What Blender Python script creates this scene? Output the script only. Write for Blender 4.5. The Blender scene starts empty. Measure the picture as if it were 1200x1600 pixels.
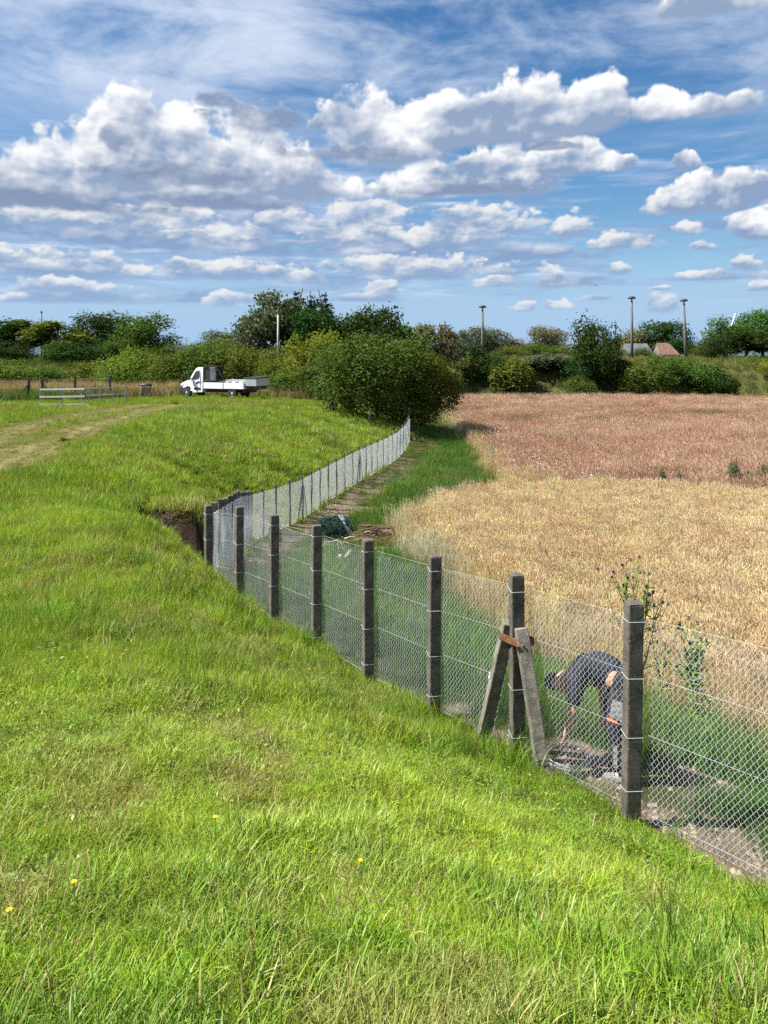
import bpy, bmesh, math, random
import numpy as np
from mathutils import Vector, Matrix, Euler

random.seed(7)
rng = np.random.default_rng(7)
scene = bpy.context.scene
COL = scene.collection
R = math.radians

# ------------------------------------------------------------------ camera
EYE = 6.0                      # eye height over the field level (z = 0)
PITCH = 0.0                    # the photograph keeps its verticals parallel: level view, shifted lens
HORIZON = 555.0                # row of the horizon in the photograph
FOCAL = 1202.0                 # in pixels of the 1200 x 1600 photograph
cam_data = bpy.data.cameras.new('camera')
cam_data.sensor_fit = 'VERTICAL'
cam_data.sensor_height = 36.0
cam_data.lens = 36.0 * FOCAL / 1600.0
cam_data.shift_y = -(800.0 - HORIZON) / 1600.0
cam_data.clip_start = 0.05
cam_data.clip_end = 20000
cam = bpy.data.objects.new('camera', cam_data)
COL.objects.link(cam)
cam.location = (0, 0, EYE)
cam.rotation_euler = (R(90) - PITCH, 0, 0)
scene.camera = cam

# ------------------------------------------------------------------ exposure
scene.view_settings.view_transform = 'Standard'
scene.view_settings.look = 'None'
scene.view_settings.gamma = 1.0
scene.view_settings.use_curve_mapping = False
scene.view_settings.exposure = 1.30
SKY_K = 2 ** (0.55 - 1.30)        # the sky keeps its look when the exposure is raised
scene.cycles.use_denoising = False
scene.cycles.use_adaptive_sampling = True
scene.cycles.adaptive_threshold = 0.02
scene.cycles.max_bounces = 5
scene.cycles.diffuse_bounces = 2
scene.cycles.glossy_bounces = 2
scene.cycles.transmission_bounces = 4
scene.cycles.transparent_max_bounces = 8

# ------------------------------------------------------------------ sun
SUN_EL, SUN_AZ = R(52), R(-98)          # azimuth from +Y towards +X
sun_vec = Vector((math.sin(SUN_AZ) * math.cos(SUN_EL), math.cos(SUN_AZ) * math.cos(SUN_EL), math.sin(SUN_EL)))
sun_data = bpy.data.lights.new('sun', 'SUN')
sun_data.energy = 5.0
sun_data.angle = R(0.55)
sun_data.color = (1.0, 0.965, 0.90)
sun = bpy.data.objects.new('sun', sun_data)
COL.objects.link(sun)
sun.location = (-60, 10, 90)
sun.rotation_euler = (-sun_vec).to_track_quat('-Z', 'Y').to_euler()


# ------------------------------------------------------------------ node helpers
class NT:
    """small helper to write node trees as expressions"""
    def __init__(self, tree):
        self.t = tree
        self.n = tree.nodes
        self.l = tree.links

    def new(self, typ, **kw):
        nd = self.n.new(typ)
        for k, v in kw.items():
            setattr(nd, k, v)
        return nd

    def put(self, sock, val):
        if isinstance(val, bpy.types.NodeSocket):
            self.l.new(val, sock)
        elif val is not None:
            sock.default_value = val

    def m(self, op, a, b=None, c=None, clamp=False):
        nd = self.new('ShaderNodeMath', operation=op, use_clamp=clamp)
        for i, x in enumerate((a, b, c)):
            if x is not None:
                self.put(nd.inputs[i], x)
        return nd.outputs[0]

    def add(self, a, b): return self.m('ADD', a, b)
    def sub(self, a, b): return self.m('SUBTRACT', a, b)
    def mul(self, a, b): return self.m('MULTIPLY', a, b)

    def ss(self, x, lo, hi, a=0.0, b=1.0):
        nd = self.new('ShaderNodeMapRange', interpolation_type='SMOOTHSTEP')
        self.put(nd.inputs[0], x)
        self.put(nd.inputs[1], lo); self.put(nd.inputs[2], hi)
        self.put(nd.inputs[3], a); self.put(nd.inputs[4], b)
        return nd.outputs[0]

    def vec(self, x, y, z=0.0):
        nd = self.new('ShaderNodeCombineXYZ')
        for i, q in enumerate((x, y, z)):
            self.put(nd.inputs[i], q)
        return nd.outputs[0]

    def noise(self, v, scale, detail=4.0, rough=0.5, dist=0.0, dim='3D', lac=2.0, color=False):
        nd = self.new('ShaderNodeTexNoise', noise_dimensions=dim)
        if v is not None:
            self.l.new(v, nd.inputs['Vector'])
        self.put(nd.inputs['Scale'], scale); self.put(nd.inputs['Detail'], detail)
        self.put(nd.inputs['Roughness'], rough); self.put(nd.inputs['Distortion'], dist)
        self.put(nd.inputs['Lacunarity'], lac)
        return nd.outputs['Color' if color else 'Fac']

    def voro(self, v, scale, detail=2.0, rough=0.5, smooth=None, dim='2D', rand=1.0, out='Distance'):
        nd = self.new('ShaderNodeTexVoronoi', voronoi_dimensions=dim, feature='F1' if smooth is None else 'SMOOTH_F1')
        if v is not None:
            self.l.new(v, nd.inputs['Vector'])
        self.put(nd.inputs['Scale'], scale); self.put(nd.inputs['Detail'], detail)
        self.put(nd.inputs['Roughness'], rough); self.put(nd.inputs['Randomness'], rand)
        if smooth is not None:
            self.put(nd.inputs['Smoothness'], smooth)
        return nd.outputs[out]

    def mix(self, f, a, b, blend='MIX'):
        nd = self.new('ShaderNodeMix', data_type='RGBA', blend_type=blend)
        self.put(nd.inputs[0], f)
        for i, x in ((6, a), (7, b)):
            if isinstance(x, (tuple, list)) and len(x) == 3:
                x = (*x, 1.0)
            self.put(nd.inputs[i], x)
        return nd.outputs[2]

    def ramp(self, f, stops):
        nd = self.new('ShaderNodeValToRGB')
        cr = nd.color_ramp
        while len(cr.elements) < len(stops):
            cr.elements.new(0.5)
        for e, (p, c) in zip(cr.elements, stops):
            e.position = p
            e.color = (*c, 1.0) if len(c) == 3 else c
        self.put(nd.inputs[0], f)
        return nd.outputs[0]


# pixel of the 1200 x 1600 photograph -> azimuth and elevation in degrees
def ray(u, v):
    return np.array([(u - 600.0) / FOCAL, 1.0, (HORIZON - v) / FOCAL])


def azel(u, v):
    d = ray(u, v)
    return math.degrees(math.atan2(d[0], d[1])), math.degrees(math.atan2(d[2], math.hypot(d[0], d[1])))


# ------------------------------------------------------------------ world: blue sky, veil, cumulus
world = bpy.data.worlds.new('World')
scene.world = world
world.use_nodes = True
world.cycles.sampling_method = 'NONE'
W = NT(world.node_tree)
W.n.clear()
wout = W.new('ShaderNodeOutputWorld')
sky = W.new('ShaderNodeTexSky', sky_type='NISHITA')
sky.sun_disc = False
sky.sun_elevation = SUN_EL
sky.sun_rotation = SUN_AZ
sky.altitude = 60
sky.air_density = 1.0
sky.dust_density = 0.6
sky.ozone_density = 2.2
bg_sky = W.new('ShaderNodeBackground')
bg_sky.inputs[1].default_value = 0.088 * SKY_K
hs = W.new('ShaderNodeHueSaturation')
hs.inputs['Saturation'].default_value = 1.32
W.l.new(sky.outputs[0], hs.inputs['Color'])
W.l.new(hs.outputs[0], bg_sky.inputs[0])

tc = W.new('ShaderNodeTexCoord')
sep = W.new('ShaderNodeSeparateXYZ')
W.l.new(tc.outputs['Generated'], sep.inputs[0])
DX, DY, DZ = sep.outputs
az0 = W.mul(W.m('ARCTAN2', DX, DY), 57.29578)
az = W.sub(W.m('PINGPONG', W.add(az0, 33.0), 66.0), 33.0)     # the same weather all the way round
el = W.mul(W.m('ARCSINE', DZ), 57.29578)
P = W.vec(az, el)

# one cumulus heap: flat base, domed top (a node group used once per heap)
hg = bpy.data.node_groups.new('cloud_heap', 'ShaderNodeTree')
for nm in ('az', 'el', 'az0', 'el0', 'w', 'h'):
    hg.interface.new_socket(nm, in_out='INPUT', socket_type='NodeSocketFloat')
hg.interface.new_socket('val', in_out='OUTPUT', socket_type='NodeSocketFloat')
hg.interface.new_socket('tone', in_out='OUTPUT', socket_type='NodeSocketFloat')
G = NT(hg)
gi = G.new('NodeGroupInput'); go = G.new('NodeGroupOutput')
gx = G.m('DIVIDE', G.sub(gi.outputs[0], gi.outputs[2]), gi.outputs[4])
ge = G.sub(gi.outputs[1], gi.outputs[3])
gu = G.m('DIVIDE', G.m('MAXIMUM', ge, 0.0), gi.outputs[5])
gd = G.m('DIVIDE', G.m('MINIMUM', ge, 0.0), G.mul(gi.outputs[5], 0.38))
gr = G.add(G.mul(gx, gx), G.add(G.mul(gu, gu), G.mul(gd, gd)))
gv = G.m('SUBTRACT', 1.0, G.m('POWER', gr, 0.75))
G.l.new(G.m('MAXIMUM', gv, -1.0), go.inputs[0])
G.l.new(G.sub(gu, G.mul(gd, -0.6)), go.inputs[1])


def heaps(items, az_s, el_s):
    """soft union of heaps; also the height over the base of the strongest one"""
    val, tone = None, None
    for (u, vb, w, h) in items:
        a0, e0 = azel(u, vb)
        a1, _ = azel(u + w, vb)
        _, e1 = azel(u, vb - h)
        nd = W.new('ShaderNodeGroup', node_tree=hg)
        W.l.new(az_s, nd.inputs[0]); W.l.new(el_s, nd.inputs[1])
        nd.inputs[2].default_value = a0; nd.inputs[3].default_value = e0
        nd.inputs[4].default_value = abs(a1 - a0); nd.inputs[5].default_value = e1 - e0
        if val is None:
            val, tone = nd.outputs[0], nd.outputs[1]
        else:
            big = W.m('GREATER_THAN', nd.outputs[0], val)
            tn = W.new('ShaderNodeMix', data_type='FLOAT')
            W.l.new(W.ss(W.sub(nd.outputs[0], val), -0.25, 0.25), tn.inputs[0])
            W.l.new(tone, tn.inputs[2]); W.l.new(nd.outputs[1], tn.inputs[3])
            tone = tn.outputs[0]
            val = W.m('SMOOTH_MAX', val, nd.outputs[0], 0.3)
    return val, tone


BIG = [(1105, 14, 150, 50), (235, 268, 165, 130), (110, 285, 130, 80), (10, 300, 110, 60), (410, 275, 120, 100), (350, 300, 260, 60),
       (600, 235, 140, 95), (700, 215, 110, 80), (820, 205, 120, 90), (920, 190, 75, 80),
       (1030, 178, 60, 42), (1130, 172, 75, 34)]
MID = [(655, 300, 95, 52), (790, 292, 120, 72), (880, 262, 90, 52), (955, 260, 60, 28),
       (1072, 258, 24, 30), (1115, 318, 110, 58), (1200, 300, 80, 36), (1180, 362, 60, 52)]
LOW = [(432, 348, 46, 36), (555, 372, 95, 62), (595, 345, 44, 38), (745, 360, 110, 44), (655, 378, 240, 34), (890, 366, 38, 40), (975, 384, 80, 26),
       (250, 350, 110, 38), (90, 350, 140, 30), (330, 372, 130, 34), (1030, 330, 32, 34), (1075, 362, 32, 18), (1095, 388, 26, 12),
       (215, 432, 34, 24), (60, 410, 150, 30), (350, 425, 120, 26), (100, 452, 90, 22), (30, 470, 50, 15), (640, 425, 150, 30), (595, 458, 36, 26), (860, 445, 30, 34),
       (780, 445, 60, 16), (970, 424, 28, 22), (1165, 418, 26, 24), (1110, 432, 60, 14), (350, 475, 34, 22), (480, 440, 60, 20), (1190, 452, 34, 16), (1030, 482, 40, 30),
       (870, 480, 26, 16), (820, 484, 26, 14), (930, 468, 34, 8), (1035, 452, 22, 8)]


def layer(items, fine, amp, edge, dl, grey, white, stretch=1.0, lift=0.0, tk=0.72):
    """alpha and colour of one row of clouds"""
    warp = W.noise(P, fine * 0.8, 2.0, 0.5, dim='2D', color=True)
    wv = W.new('ShaderNodeVectorMath', operation='MULTIPLY_ADD')
    W.l.new(warp, wv.inputs[0])
    wv.inputs[1].default_value = (0.62 / fine, 0.36 / fine, 0)
    W.l.new(P, wv.inputs[2])

    def dens(off):
        mp = W.new('ShaderNodeVectorMath', operation='MULTIPLY_ADD')
        W.l.new(wv.outputs[0], mp.inputs[0]); mp.inputs[1].default_value = (1.0, stretch, 1.0)
        mp.inputs[2].default_value = (off[0], off[1] * stretch, 0)
        big = W.voro(mp.outputs[0], fine * 0.42, 0.0, 0.5, smooth=0.55)
        bil = W.voro(mp.outputs[0], fine * 1.05, 2.0, 0.45, smooth=0.5)
        fb = W.noise(mp.outputs[0], fine * 0.9, 6.0, 0.58, dim='2D')
        b = W.mul(W.sub(0.5, big), 1.0)
        f = W.add(W.mul(W.sub(0.5, bil), 0.62), W.mul(W.sub(fb, 0.5), 0.95))
        return b, f
    hv, tn = heaps(items, az, el)
    b0, f0 = dens((0, 0))
    b1, _ = dens((-0.6 * dl * 2.2, 0.8 * dl * 2.2))
    _, f1 = dens((-0.6 * dl, 0.8 * dl))
    n0 = W.add(b0, f0)
    d = W.add(hv, W.mul(n0, W.ss(tn, -0.9, 0.35, amp * 0.45, amp)))
    alpha = W.ss(d, 0.0, W.ss(tn, -0.6, 0.5, edge * 3.0, edge))
    relief = W.add(W.mul(W.sub(b0, b1), 0.72), W.mul(W.sub(f0, f1), 0.34))
    broad = W.mul(W.sub(W.noise(W.vec(az, W.mul(el, 1.8)), fine * 0.34, 3.0, 0.55, dim='2D'), 0.5), 1.7)
    light = W.add(W.add(W.mul(W.m('MINIMUM', tn, 1.1), tk), W.add(0.10 + lift, broad)), relief)
    light = W.add(light, W.ss(d, 0.0, 0.5, 0.20, 0.0))
    mid = tuple((g * 0.62 + w * 0.38) for g, w in zip(grey, white))
    hi = tuple((g * 0.14 + w * 0.86) for g, w in zip(grey, white))
    return alpha, W.ramp(light, [(0.05, grey), (0.36, mid), (0.66, hi), (0.95, white)])


GREY = [(405, 196, 105, 40), (335, 162, 40, 26), (205, 190, 32, 10), (180, 232, 34, 40), (300, 284, 200, 34), (90, 322, 230, 36), (330, 322, 190, 22), (560, 246, 150, 24), (720, 300, 190, 16), (860, 232, 70, 14)]
DECK = [(230, 338, 330, 42), (500, 366, 220, 30), (760, 352, 170, 22), (120, 372, 260, 44), (330, 392, 240, 36), (80, 428, 230, 34), (380, 432, 260, 26), (620, 394, 230, 34), (640, 434, 230, 24), (830, 404, 130, 24), (100, 470, 210, 22), (330, 470, 170, 16), (900, 444, 130, 16), (1120, 436, 120, 14), (560, 470, 120, 12)]
a_big, c_big = layer(BIG, 0.62, 0.66, 0.27, 0.40, (0.215, 0.285, 0.415), (0.76, 0.76, 0.76))
a_mid, c_mid = layer(MID, 0.80, 0.72, 0.32, 0.30, (0.20, 0.275, 0.415), (0.75, 0.75, 0.74))
a_low, c_low = layer(LOW, 1.05, 0.95, 0.46, 0.22, (0.22, 0.31, 0.46), (0.64, 0.65, 0.66), 1.6, 0.04)
a_grey, c_grey = layer(GREY, 0.75, 0.85, 0.50, 0.30, (0.17, 0.225, 0.345), (0.44, 0.48, 0.56), 1.5, -0.10, 0.35)
a_deck, c_deck = layer(DECK, 0.60, 0.95, 0.60, 0.35, (0.18, 0.27, 0.43), (0.50, 0.54, 0.61), 2.6, -0.05, 0.42)

# thin veil high up, thicker to the left, drawn out sideways
vp = W.vec(W.add(W.mul(az, 0.075), W.mul(el, 0.02)), W.mul(el, 0.20))
vn = W.noise(vp, 1.0, 7.0, 0.62, 0.25, dim='2D')
vside = W.ss(az, -34.0, 20.0, 0.21, 0.0)
vhi = W.ss(el, 13.0, 20.0)
veil = W.mul(W.ss(W.add(vn, vside), 0.36, 0.84), W.mul(vhi, 0.85))
# ragged stratus bars low over the horizon
sp = W.vec(W.mul(az, 0.085), W.mul(el, 0.85))
sn = W.noise(sp, 1.0, 5.0, 0.55, 0.15, dim='2D')
bars = W.mul(W.ss(W.add(sn, W.ss(az, -30.0, 28.0, 0.22, -0.02)), 0.42, 0.66), W.mul(W.ss(el, 2.5, 6.0), W.ss(el, 12.5, 16.5, 1.0, 0.0)))
bcol = W.ramp(W.noise(W.vec(W.mul(az, 0.16), W.mul(el, 1.3)), 1.0, 5.0, 0.6, 0.2, dim='2D'), [(0.34, (0.17, 0.27, 0.44)), (0.55, (0.26, 0.36, 0.53)), (0.70, (0.48, 0.55, 0.65))])
haze_c = W.ss(el, 0.0, 10.0, 0.85, 0.0)


def bgs(col, s):
    b = W.new('ShaderNodeBackground')
    W.put(b.inputs[0], col if isinstance(col, bpy.types.NodeSocket) else (*col, 1.0))
    b.inputs[1].default_value = s * SKY_K
    return b.outputs[0]


def over(fac, under, upper):
    mx = W.new('ShaderNodeMixShader')
    W.put(mx.inputs[0], fac); W.l.new(under, mx.inputs[1]); W.l.new(upper, mx.inputs[2])
    return mx.outputs[0]


s = bg_sky.outputs[0]
s = over(haze_c, s, bgs((0.225, 0.395, 0.66), 0.9))
s = over(veil, s, bgs((0.52, 0.58, 0.68), 1.0))
s = over(W.mul(bars, 0.92), s, bgs(bcol, 1.0))
s = over(W.mul(a_deck, 0.95), s, bgs(c_deck, 0.95))
s = over(a_low, s, bgs(c_low, 0.92))
s = over(a_mid, s, bgs(c_mid, 0.95))
s = over(a_big, s, bgs(c_big, 0.95))
s = over(W.mul(a_grey, 0.85), s, bgs(c_grey, 0.95))
s = over(W.ss(el, 0.5, 8.0, 0.42, 0.0), s, bgs((0.35, 0.49, 0.68), 0.92))
W.l.new(s, wout.inputs[0])
# ------------------------------------------------------------------ places in the world
def at(u, v, depth):
    """world point seen at (u, v), `depth` metres along the view axis"""
    d = ray(u, v) * depth
    return np.array([d[0], d[1], EYE + d[2]])


def gp(u, v, z):
    """world point seen at (u, v) at height z"""
    d = ray(u, v)
    t = (z - EYE) / d[2]
    return (d[0] * t, d[1] * t, z)


# near run of the fence: tops of the posts (equal spacing), first post at the right
ua, ub, uc, D0 = 985.0, -38.4, 0.1708, 5.30
near_tops = []
vt = [941, 898, 870, 844, 822, 805, 793, 790]
for i in range(8):
    near_tops.append(at((ua + ub * i) / (1 + uc * i), vt[i], D0 * (1 + uc * i)))
near_tops = np.array(near_tops)
A_, B_ = near_tops[0, :2].copy(), near_tops[7, :2].copy()
for i in range(8):                                   # true line and spacing on plan
    near_tops[i, :2] = A_ + (B_ - A_) * i / 7
stp = (B_ - A_) / 7
for i in (1, 2, 3):
    near_tops = np.vstack([[*(A_ - stp * i * 1.14), near_tops[0, 2] + 0.10], near_tops])
NEAR0 = 3                                            # index of the post at u = 985
SPACE = float(np.hypot(*stp))
# far run: corner, straight on along the sight line, then along the toe of the bank
corner = near_tops[-1]
far_line = np.array([corner, [*at(372, 778, 19.0)[:2], 2.62], at(391, 768, 25.0), at(430, 757, 27.0), at(470, 744, 29.0), at(513, 722, 32.5),
                     at(555, 701, 36.0), at(582, 690, 39.0), at(603, 681, 41.6), at(620, 672, 44.3), at(632, 661, 47.0), at(639, 650, 49.5)])


def along(poly, step):
    seg = np.hypot(*np.diff(poly[:, :2], axis=0).T)
    s = np.concatenate([[0], np.cumsum(seg)])
    n = int(round(s[-1] / step))
    q = np.linspace(0, s[-1], n + 1)
    return np.stack([np.interp(q, s, poly[:, k]) for k in range(3)], 1)


far_tops = along(far_line, SPACE)

ctrl = []
def C(*p): ctrl.append(p)
# the bank the photographer stands on
for u, v, z in [(0, 1600, 4.36), (600, 1600, 4.34), (1200, 1600, 4.18), (0, 1200, 3.96), (0, 1000, 3.68), (0, 900, 3.55), (0, 740, 3.22), (0, 690, 3.0), (0, 655, 2.8), (0, 640, 2.7),
                (300, 1300, 4.0), (300, 1100, 3.62), (150, 1000, 3.62), (200, 900, 3.50), (600, 1400, 4.0), (600, 1250, 3.66), (450, 1100, 3.42), (900, 1450, 3.78), (150, 760, 3.26), (100, 690, 2.98), (60, 720, 3.12),
                (200, 700, 2.98), (200, 655, 2.76), (120, 640, 2.66), (100, 800, 3.36),
                (230, 790, 3.40), (262, 842, 3.38), (300, 890, 3.22), (345, 935, 3.06)]:
    C(*gp(u, v, z))
for x, y, z in [(0, 0, 4.6), (-6, 0, 4.5), (6, -1, 3.6), (-10, -8, 4.5), (0, -8, 4.6), (8, -8, 3.9), (-20, 5, 4.0), (-22, 20, 3.3), (-30, 40, 2.8), (-40, 60, 2.6), (-20, 60, 2.6), (-10, 62, 2.6), (-45, 20, 3.2), (-30, -10, 4.2)]:
    C(x, y, z)
# foot of the near run
nrm = np.array([-stp[1], stp[0]]) / SPACE
if nrm[0] < 0: nrm = -nrm                            # towards the field
for i, h in enumerate([1.54, 1.54, 1.53, 1.52, 1.50, 1.49, 1.48, 1.46, 1.42, 1.33, 1.18]):
    p = near_tops[i]
    C(p[0], p[1], p[2] - h)
    q = p[:2] + nrm * 1.1
    C(q[0], q[1], p[2] - h - 0.16)
    q = p[:2] + nrm * 3.0
    C(q[0], q[1], max(p[2] - h - 1.15, 0.2))
    q = p[:2] + nrm * 5.6
    C(q[0], q[1], max(p[2] - h - 2.3, 0.05))
    q = p[:2] + nrm * 9
    C(q[0], q[1], 0.0)
# foot of the far run
for k, p in enumerate(far_tops):
    if k < 2 or k % 2: continue
    t = k / (len(far_tops) - 1)
    f = min(1.0, k / 11.0)
    h = 1.22 + (1.66 - 1.22) * min(1, k / 5.0)
    C(p[0], p[1], p[2] - h)
    C(p[0] + 1.6, p[1], p[2] - h - 0.15)
for x, y, z in [(3, 24, 0.05), (4, 34, 0), (6, 45, 0.0), (8, 56, 0), (12, 20, 0), (20, 15, 0), (20, 30, 0), (24, 45, 0), (24, 64, 0), (8, 66, 0.1), (38, 30, 0), (38, 60, 0), (14, 10, 0.05), (20, 2, 0.2), (30, -8, 0.3), (40, 8, 0), (2, 62, 0.6), (5, 52, .25)]:
    C(x, y, z)
# the slope of the far bank and its rounded shoulder
for u, v, z in [(250, 762, 2.95), (300, 760, 2.15), (300, 690, 2.40), (350, 720, 1.75), (400, 690, 1.86), (500, 690, 1.30), (450, 716, 1.35), (330, 650, 2.62), (300, 640, 2.72), (240, 660, 2.78), (240, 700, 2.74),
                (430, 634, 2.66), (470, 633, 2.58), (510, 641, 2.2), (560, 655, 1.72), (600, 664, 1.35), (400, 650, 2.5), (480, 660, 1.95), (540, 680, 1.35)]:
    C(*gp(u, v, z))
ctrl = np.array(ctrl, float)


def _tps(d2):
    return np.where(d2 > 1e-9, 0.5 * d2 * np.log(np.maximum(d2, 1e-9)), 0.0)


SC = 0.05
_cx = ctrl[:, :2] * SC
_n = len(ctrl)
_K = _tps(((_cx[:, None] - _cx[None]) ** 2).sum(-1)) + np.eye(_n) * 2e-4
_A = np.zeros((_n + 3, _n + 3))
_A[:_n, :_n] = _K
_A[:_n, _n] = 1; _A[:_n, _n + 1:] = _cx
_A[_n, :_n] = 1; _A[_n + 1:, :_n] = _cx.T
_w = np.linalg.solve(_A, np.concatenate([ctrl[:, 2], np.zeros(3)]))


def sstep(x, lo, hi):
    t = np.clip((x - lo) / (hi - lo), 0, 1)
    return t * t * (3 - 2 * t)


# value noise in numpy, for ground relief and for the tints of the plants
_perm = np.random.default_rng(3).random((64, 64))
def vnoise(x, y):
    xi, yi = np.floor(x).astype(int), np.floor(y).astype(int)
    fx, fy = x - xi, y - yi
    fx, fy = fx * fx * (3 - 2 * fx), fy * fy * (3 - 2 * fy)
    g = lambda a, b: _perm[a % 64, b % 64]
    return (g(xi, yi) * (1 - fx) + g(xi + 1, yi) * fx) * (1 - fy) + (g(xi, yi + 1) * (1 - fx) + g(xi + 1, yi + 1) * fx) * fy


def fbm(x, y, o=4):
    x, y = np.asarray(x, float), np.asarray(y, float)
    s, a, t = 0, 1.0, 0
    for k in range(o):
        s = s + a * vnoise(x * 2 ** k + 17.3 * k, y * 2 ** k + 9.1 * k)
        t += a
        a *= 0.55
    return s / t


def ground_z(x, y):
    x, y = np.atleast_1d(np.asarray(x, float)), np.atleast_1d(np.asarray(y, float))
    out = np.empty(x.shape)
    xf, yf, of = x.ravel(), y.ravel(), out.ravel()
    for k in range(0, len(xf), 20000):
        X, Y = xf[k:k + 20000], yf[k:k + 20000]
        xc, yc = np.clip(X, -48, 44), np.clip(Y, -12, 66)
        q = np.stack([xc, yc], 1) * SC
        d2 = ((q[:, None] - _cx[None]) ** 2).sum(-1)
        z = _tps(d2) @ _w[:_n] + _w[_n] + q @ _w[_n + 1:]
        # beyond the bank: level land, then the old railway bank right across
        lvl = 2.6 * (1 - sstep(X, -6.0, 4.0))
        front = 106 - 24 * (1 - sstep(X, -14, 6))
        bank = sstep(Y, front, front + 11)
        lvl = lvl + (5.0 - lvl) * bank
        z = z + (lvl - z) * sstep(Y, 56, 68)
        lat = sstep(np.abs(X), 40, 60) * (1 - sstep(Y, 56, 68))
        z = z + (np.where(X < 0, 2.8, 0.0) - z) * lat
        z = z + (fbm(X * 1.1, Y * 1.1, 3) - 0.5) * 0.10 * (1 - sstep(Y, 60, 120)) * sstep(np.hypot(X, Y), 0.5, 3)
        # the washed out hollow behind the corner post
        left = -2.65 - (Y - 11.42) * 0.131 - X                 # metres left of the first far bays
        rise = sstep(left, 0.12, 0.50) * (1 - sstep(left, 1.2, 2.4)) * sstep(Y, 13.62, 13.9) * (1 - sstep(Y, 15.2, 18.0))
        z = z + np.clip(3.22 - z, 0, 2) * rise
        hole = sstep(left, 0.05, 0.25) * (1 - sstep(left, 1.08, 1.30)) * sstep(Y, 11.75, 12.1) * (1 - sstep(Y, 13.62, 13.84))
        z = z - hole * np.clip(z - 2.0, 0, 1.6)
        of[k:k + 20000] = z
    return of.reshape(x.shape)


def gz(x, y):
    return float(ground_z(x, y)[0])



def hit(u, v):
    """ground point seen at (u, v)"""
    t = np.geomspace(1.0, 140, 1600)
    d = ray(u, v)
    q = d[None] * t[:, None] + np.array([0, 0, EYE])
    below = q[:, 2] < ground_z(q[:, 0], q[:, 1])
    return q[int(np.argmax(below))]


# ------------------------------------------------------------------ materials
def material(name):
    m = bpy.data.materials.new(name)
    m.use_nodes = True
    t = NT(m.node_tree)
    t.n.clear()
    t.out = t.new('ShaderNodeOutputMaterial')
    return m, t


def plain(name, c1, c2=None, scale=8.0, rough=0.7, metal=0.0, bump=0.0, detail=5.0, spec=0.4, lo=0.35, hi=0.65, coat=0.0):
    """principled surface with two mottled colours and fine relief"""
    m, t = material(name)
    p = t.new('ShaderNodeBsdfPrincipled')
    tcn = t.new('ShaderNodeTexCoord').outputs['Object']
    c2 = c2 or tuple(min(1, c * 1.12) for c in c1)
    n = t.noise(tcn, scale, detail, 0.6)
    t.put(p.inputs['Base Color'], t.mix(t.ss(n, lo, hi), c1, c2))
    p.inputs['Roughness'].default_value = rough
    p.inputs['Metallic'].default_value = metal
    p.inputs['Specular IOR Level'].default_value = spec
    p.inputs['Coat Weight'].default_value = coat
    if bump:
        b = t.new('ShaderNodeBump')
        b.inputs['Strength'].default_value = bump
        b.inputs['Distance'].default_value = 0.02
        t.l.new(t.noise(tcn, scale * 3, 4.0, 0.6), b.inputs['Height'])
        t.l.new(b.outputs[0], p.inputs['Normal'])
    t.l.new(p.outputs[0], t.out.inputs[0])
    return m


def leafy(name, col=None, trans=0.35, gloss=0.06, vary=0.25, attr=None, scale=1.6, rough=0.5):
    """diffuse + translucent blade or leaf; colour from an instance tint or from `col`"""
    m, t = material(name)
    if attr:
        base = t.new('ShaderNodeAttribute', attribute_type='INSTANCER', attribute_name=attr).outputs['Color']
    else:
        rgb = t.new('ShaderNodeRGB'); rgb.outputs[0].default_value = (*col, 1)
        base = rgb.outputs[0]
    pos = t.new('ShaderNodeNewGeometry').outputs['Position']
    oi = t.new('ShaderNodeObjectInfo').outputs['Random']
    n = t.noise(pos, scale, 3.0, 0.6)
    hsv = t.new('ShaderNodeHueSaturation')
    t.put(hsv.inputs['Hue'], t.add(0.5, t.mul(t.sub(oi, 0.5), 0.05 * vary / 0.25)))
    t.put(hsv.inputs['Saturation'], t.add(1.0 - vary * 0.35, t.mul(n, vary * 0.7)))
    t.put(hsv.inputs['Value'], t.add(1.0 - vary, t.mul(t.add(n, t.mul(oi, 0.6)), vary * 1.25)))
    t.l.new(base, hsv.inputs['Color'])
    c = hsv.outputs[0]
    d = t.new('ShaderNodeBsdfDiffuse'); t.l.new(c, d.inputs[0])
    tr = t.new('ShaderNodeBsdfTranslucent')
    t.l.new(t.mix(0.5, c, t.mix(1.0, c, (1.0, 0.95, 0.35), 'MULTIPLY')), tr.inputs[0])
    mx = t.new('ShaderNodeMixShader'); mx.inputs[0].default_value = trans
    t.l.new(d.outputs[0], mx.inputs[1]); t.l.new(tr.outputs[0], mx.inputs[2])
    s = mx.outputs[0]
    if gloss:
        g = t.new('ShaderNodeBsdfGlossy'); g.inputs['Roughness'].default_value = rough
        g.inputs['Color'].default_value = (1, 1, 1, 1)
        m2 = t.new('ShaderNodeMixShader'); m2.inputs[0].default_value = gloss
        t.l.new(s, m2.inputs[1]); t.l.new(g.outputs[0], m2.inputs[2])
        s = m2.outputs[0]
    t.l.new(s, t.out.inputs[0])
    return m


# ------------------------------------------------------------------ mesh helpers
def tag(o, label=None, cat=None, group=None, kind=None):
    if label: o['label'] = label
    if cat: o['category'] = cat
    if group: o['group'] = group
    if kind: o['kind'] = kind
    return o


def empty(name, loc=(0, 0, 0), rz=0.0):
    o = bpy.data.objects.new(name, None)
    o.empty_display_size = 0.2
    o.location = loc
    o.rotation_euler = (0, 0, rz)
    COL.objects.link(o)
    return o


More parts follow.
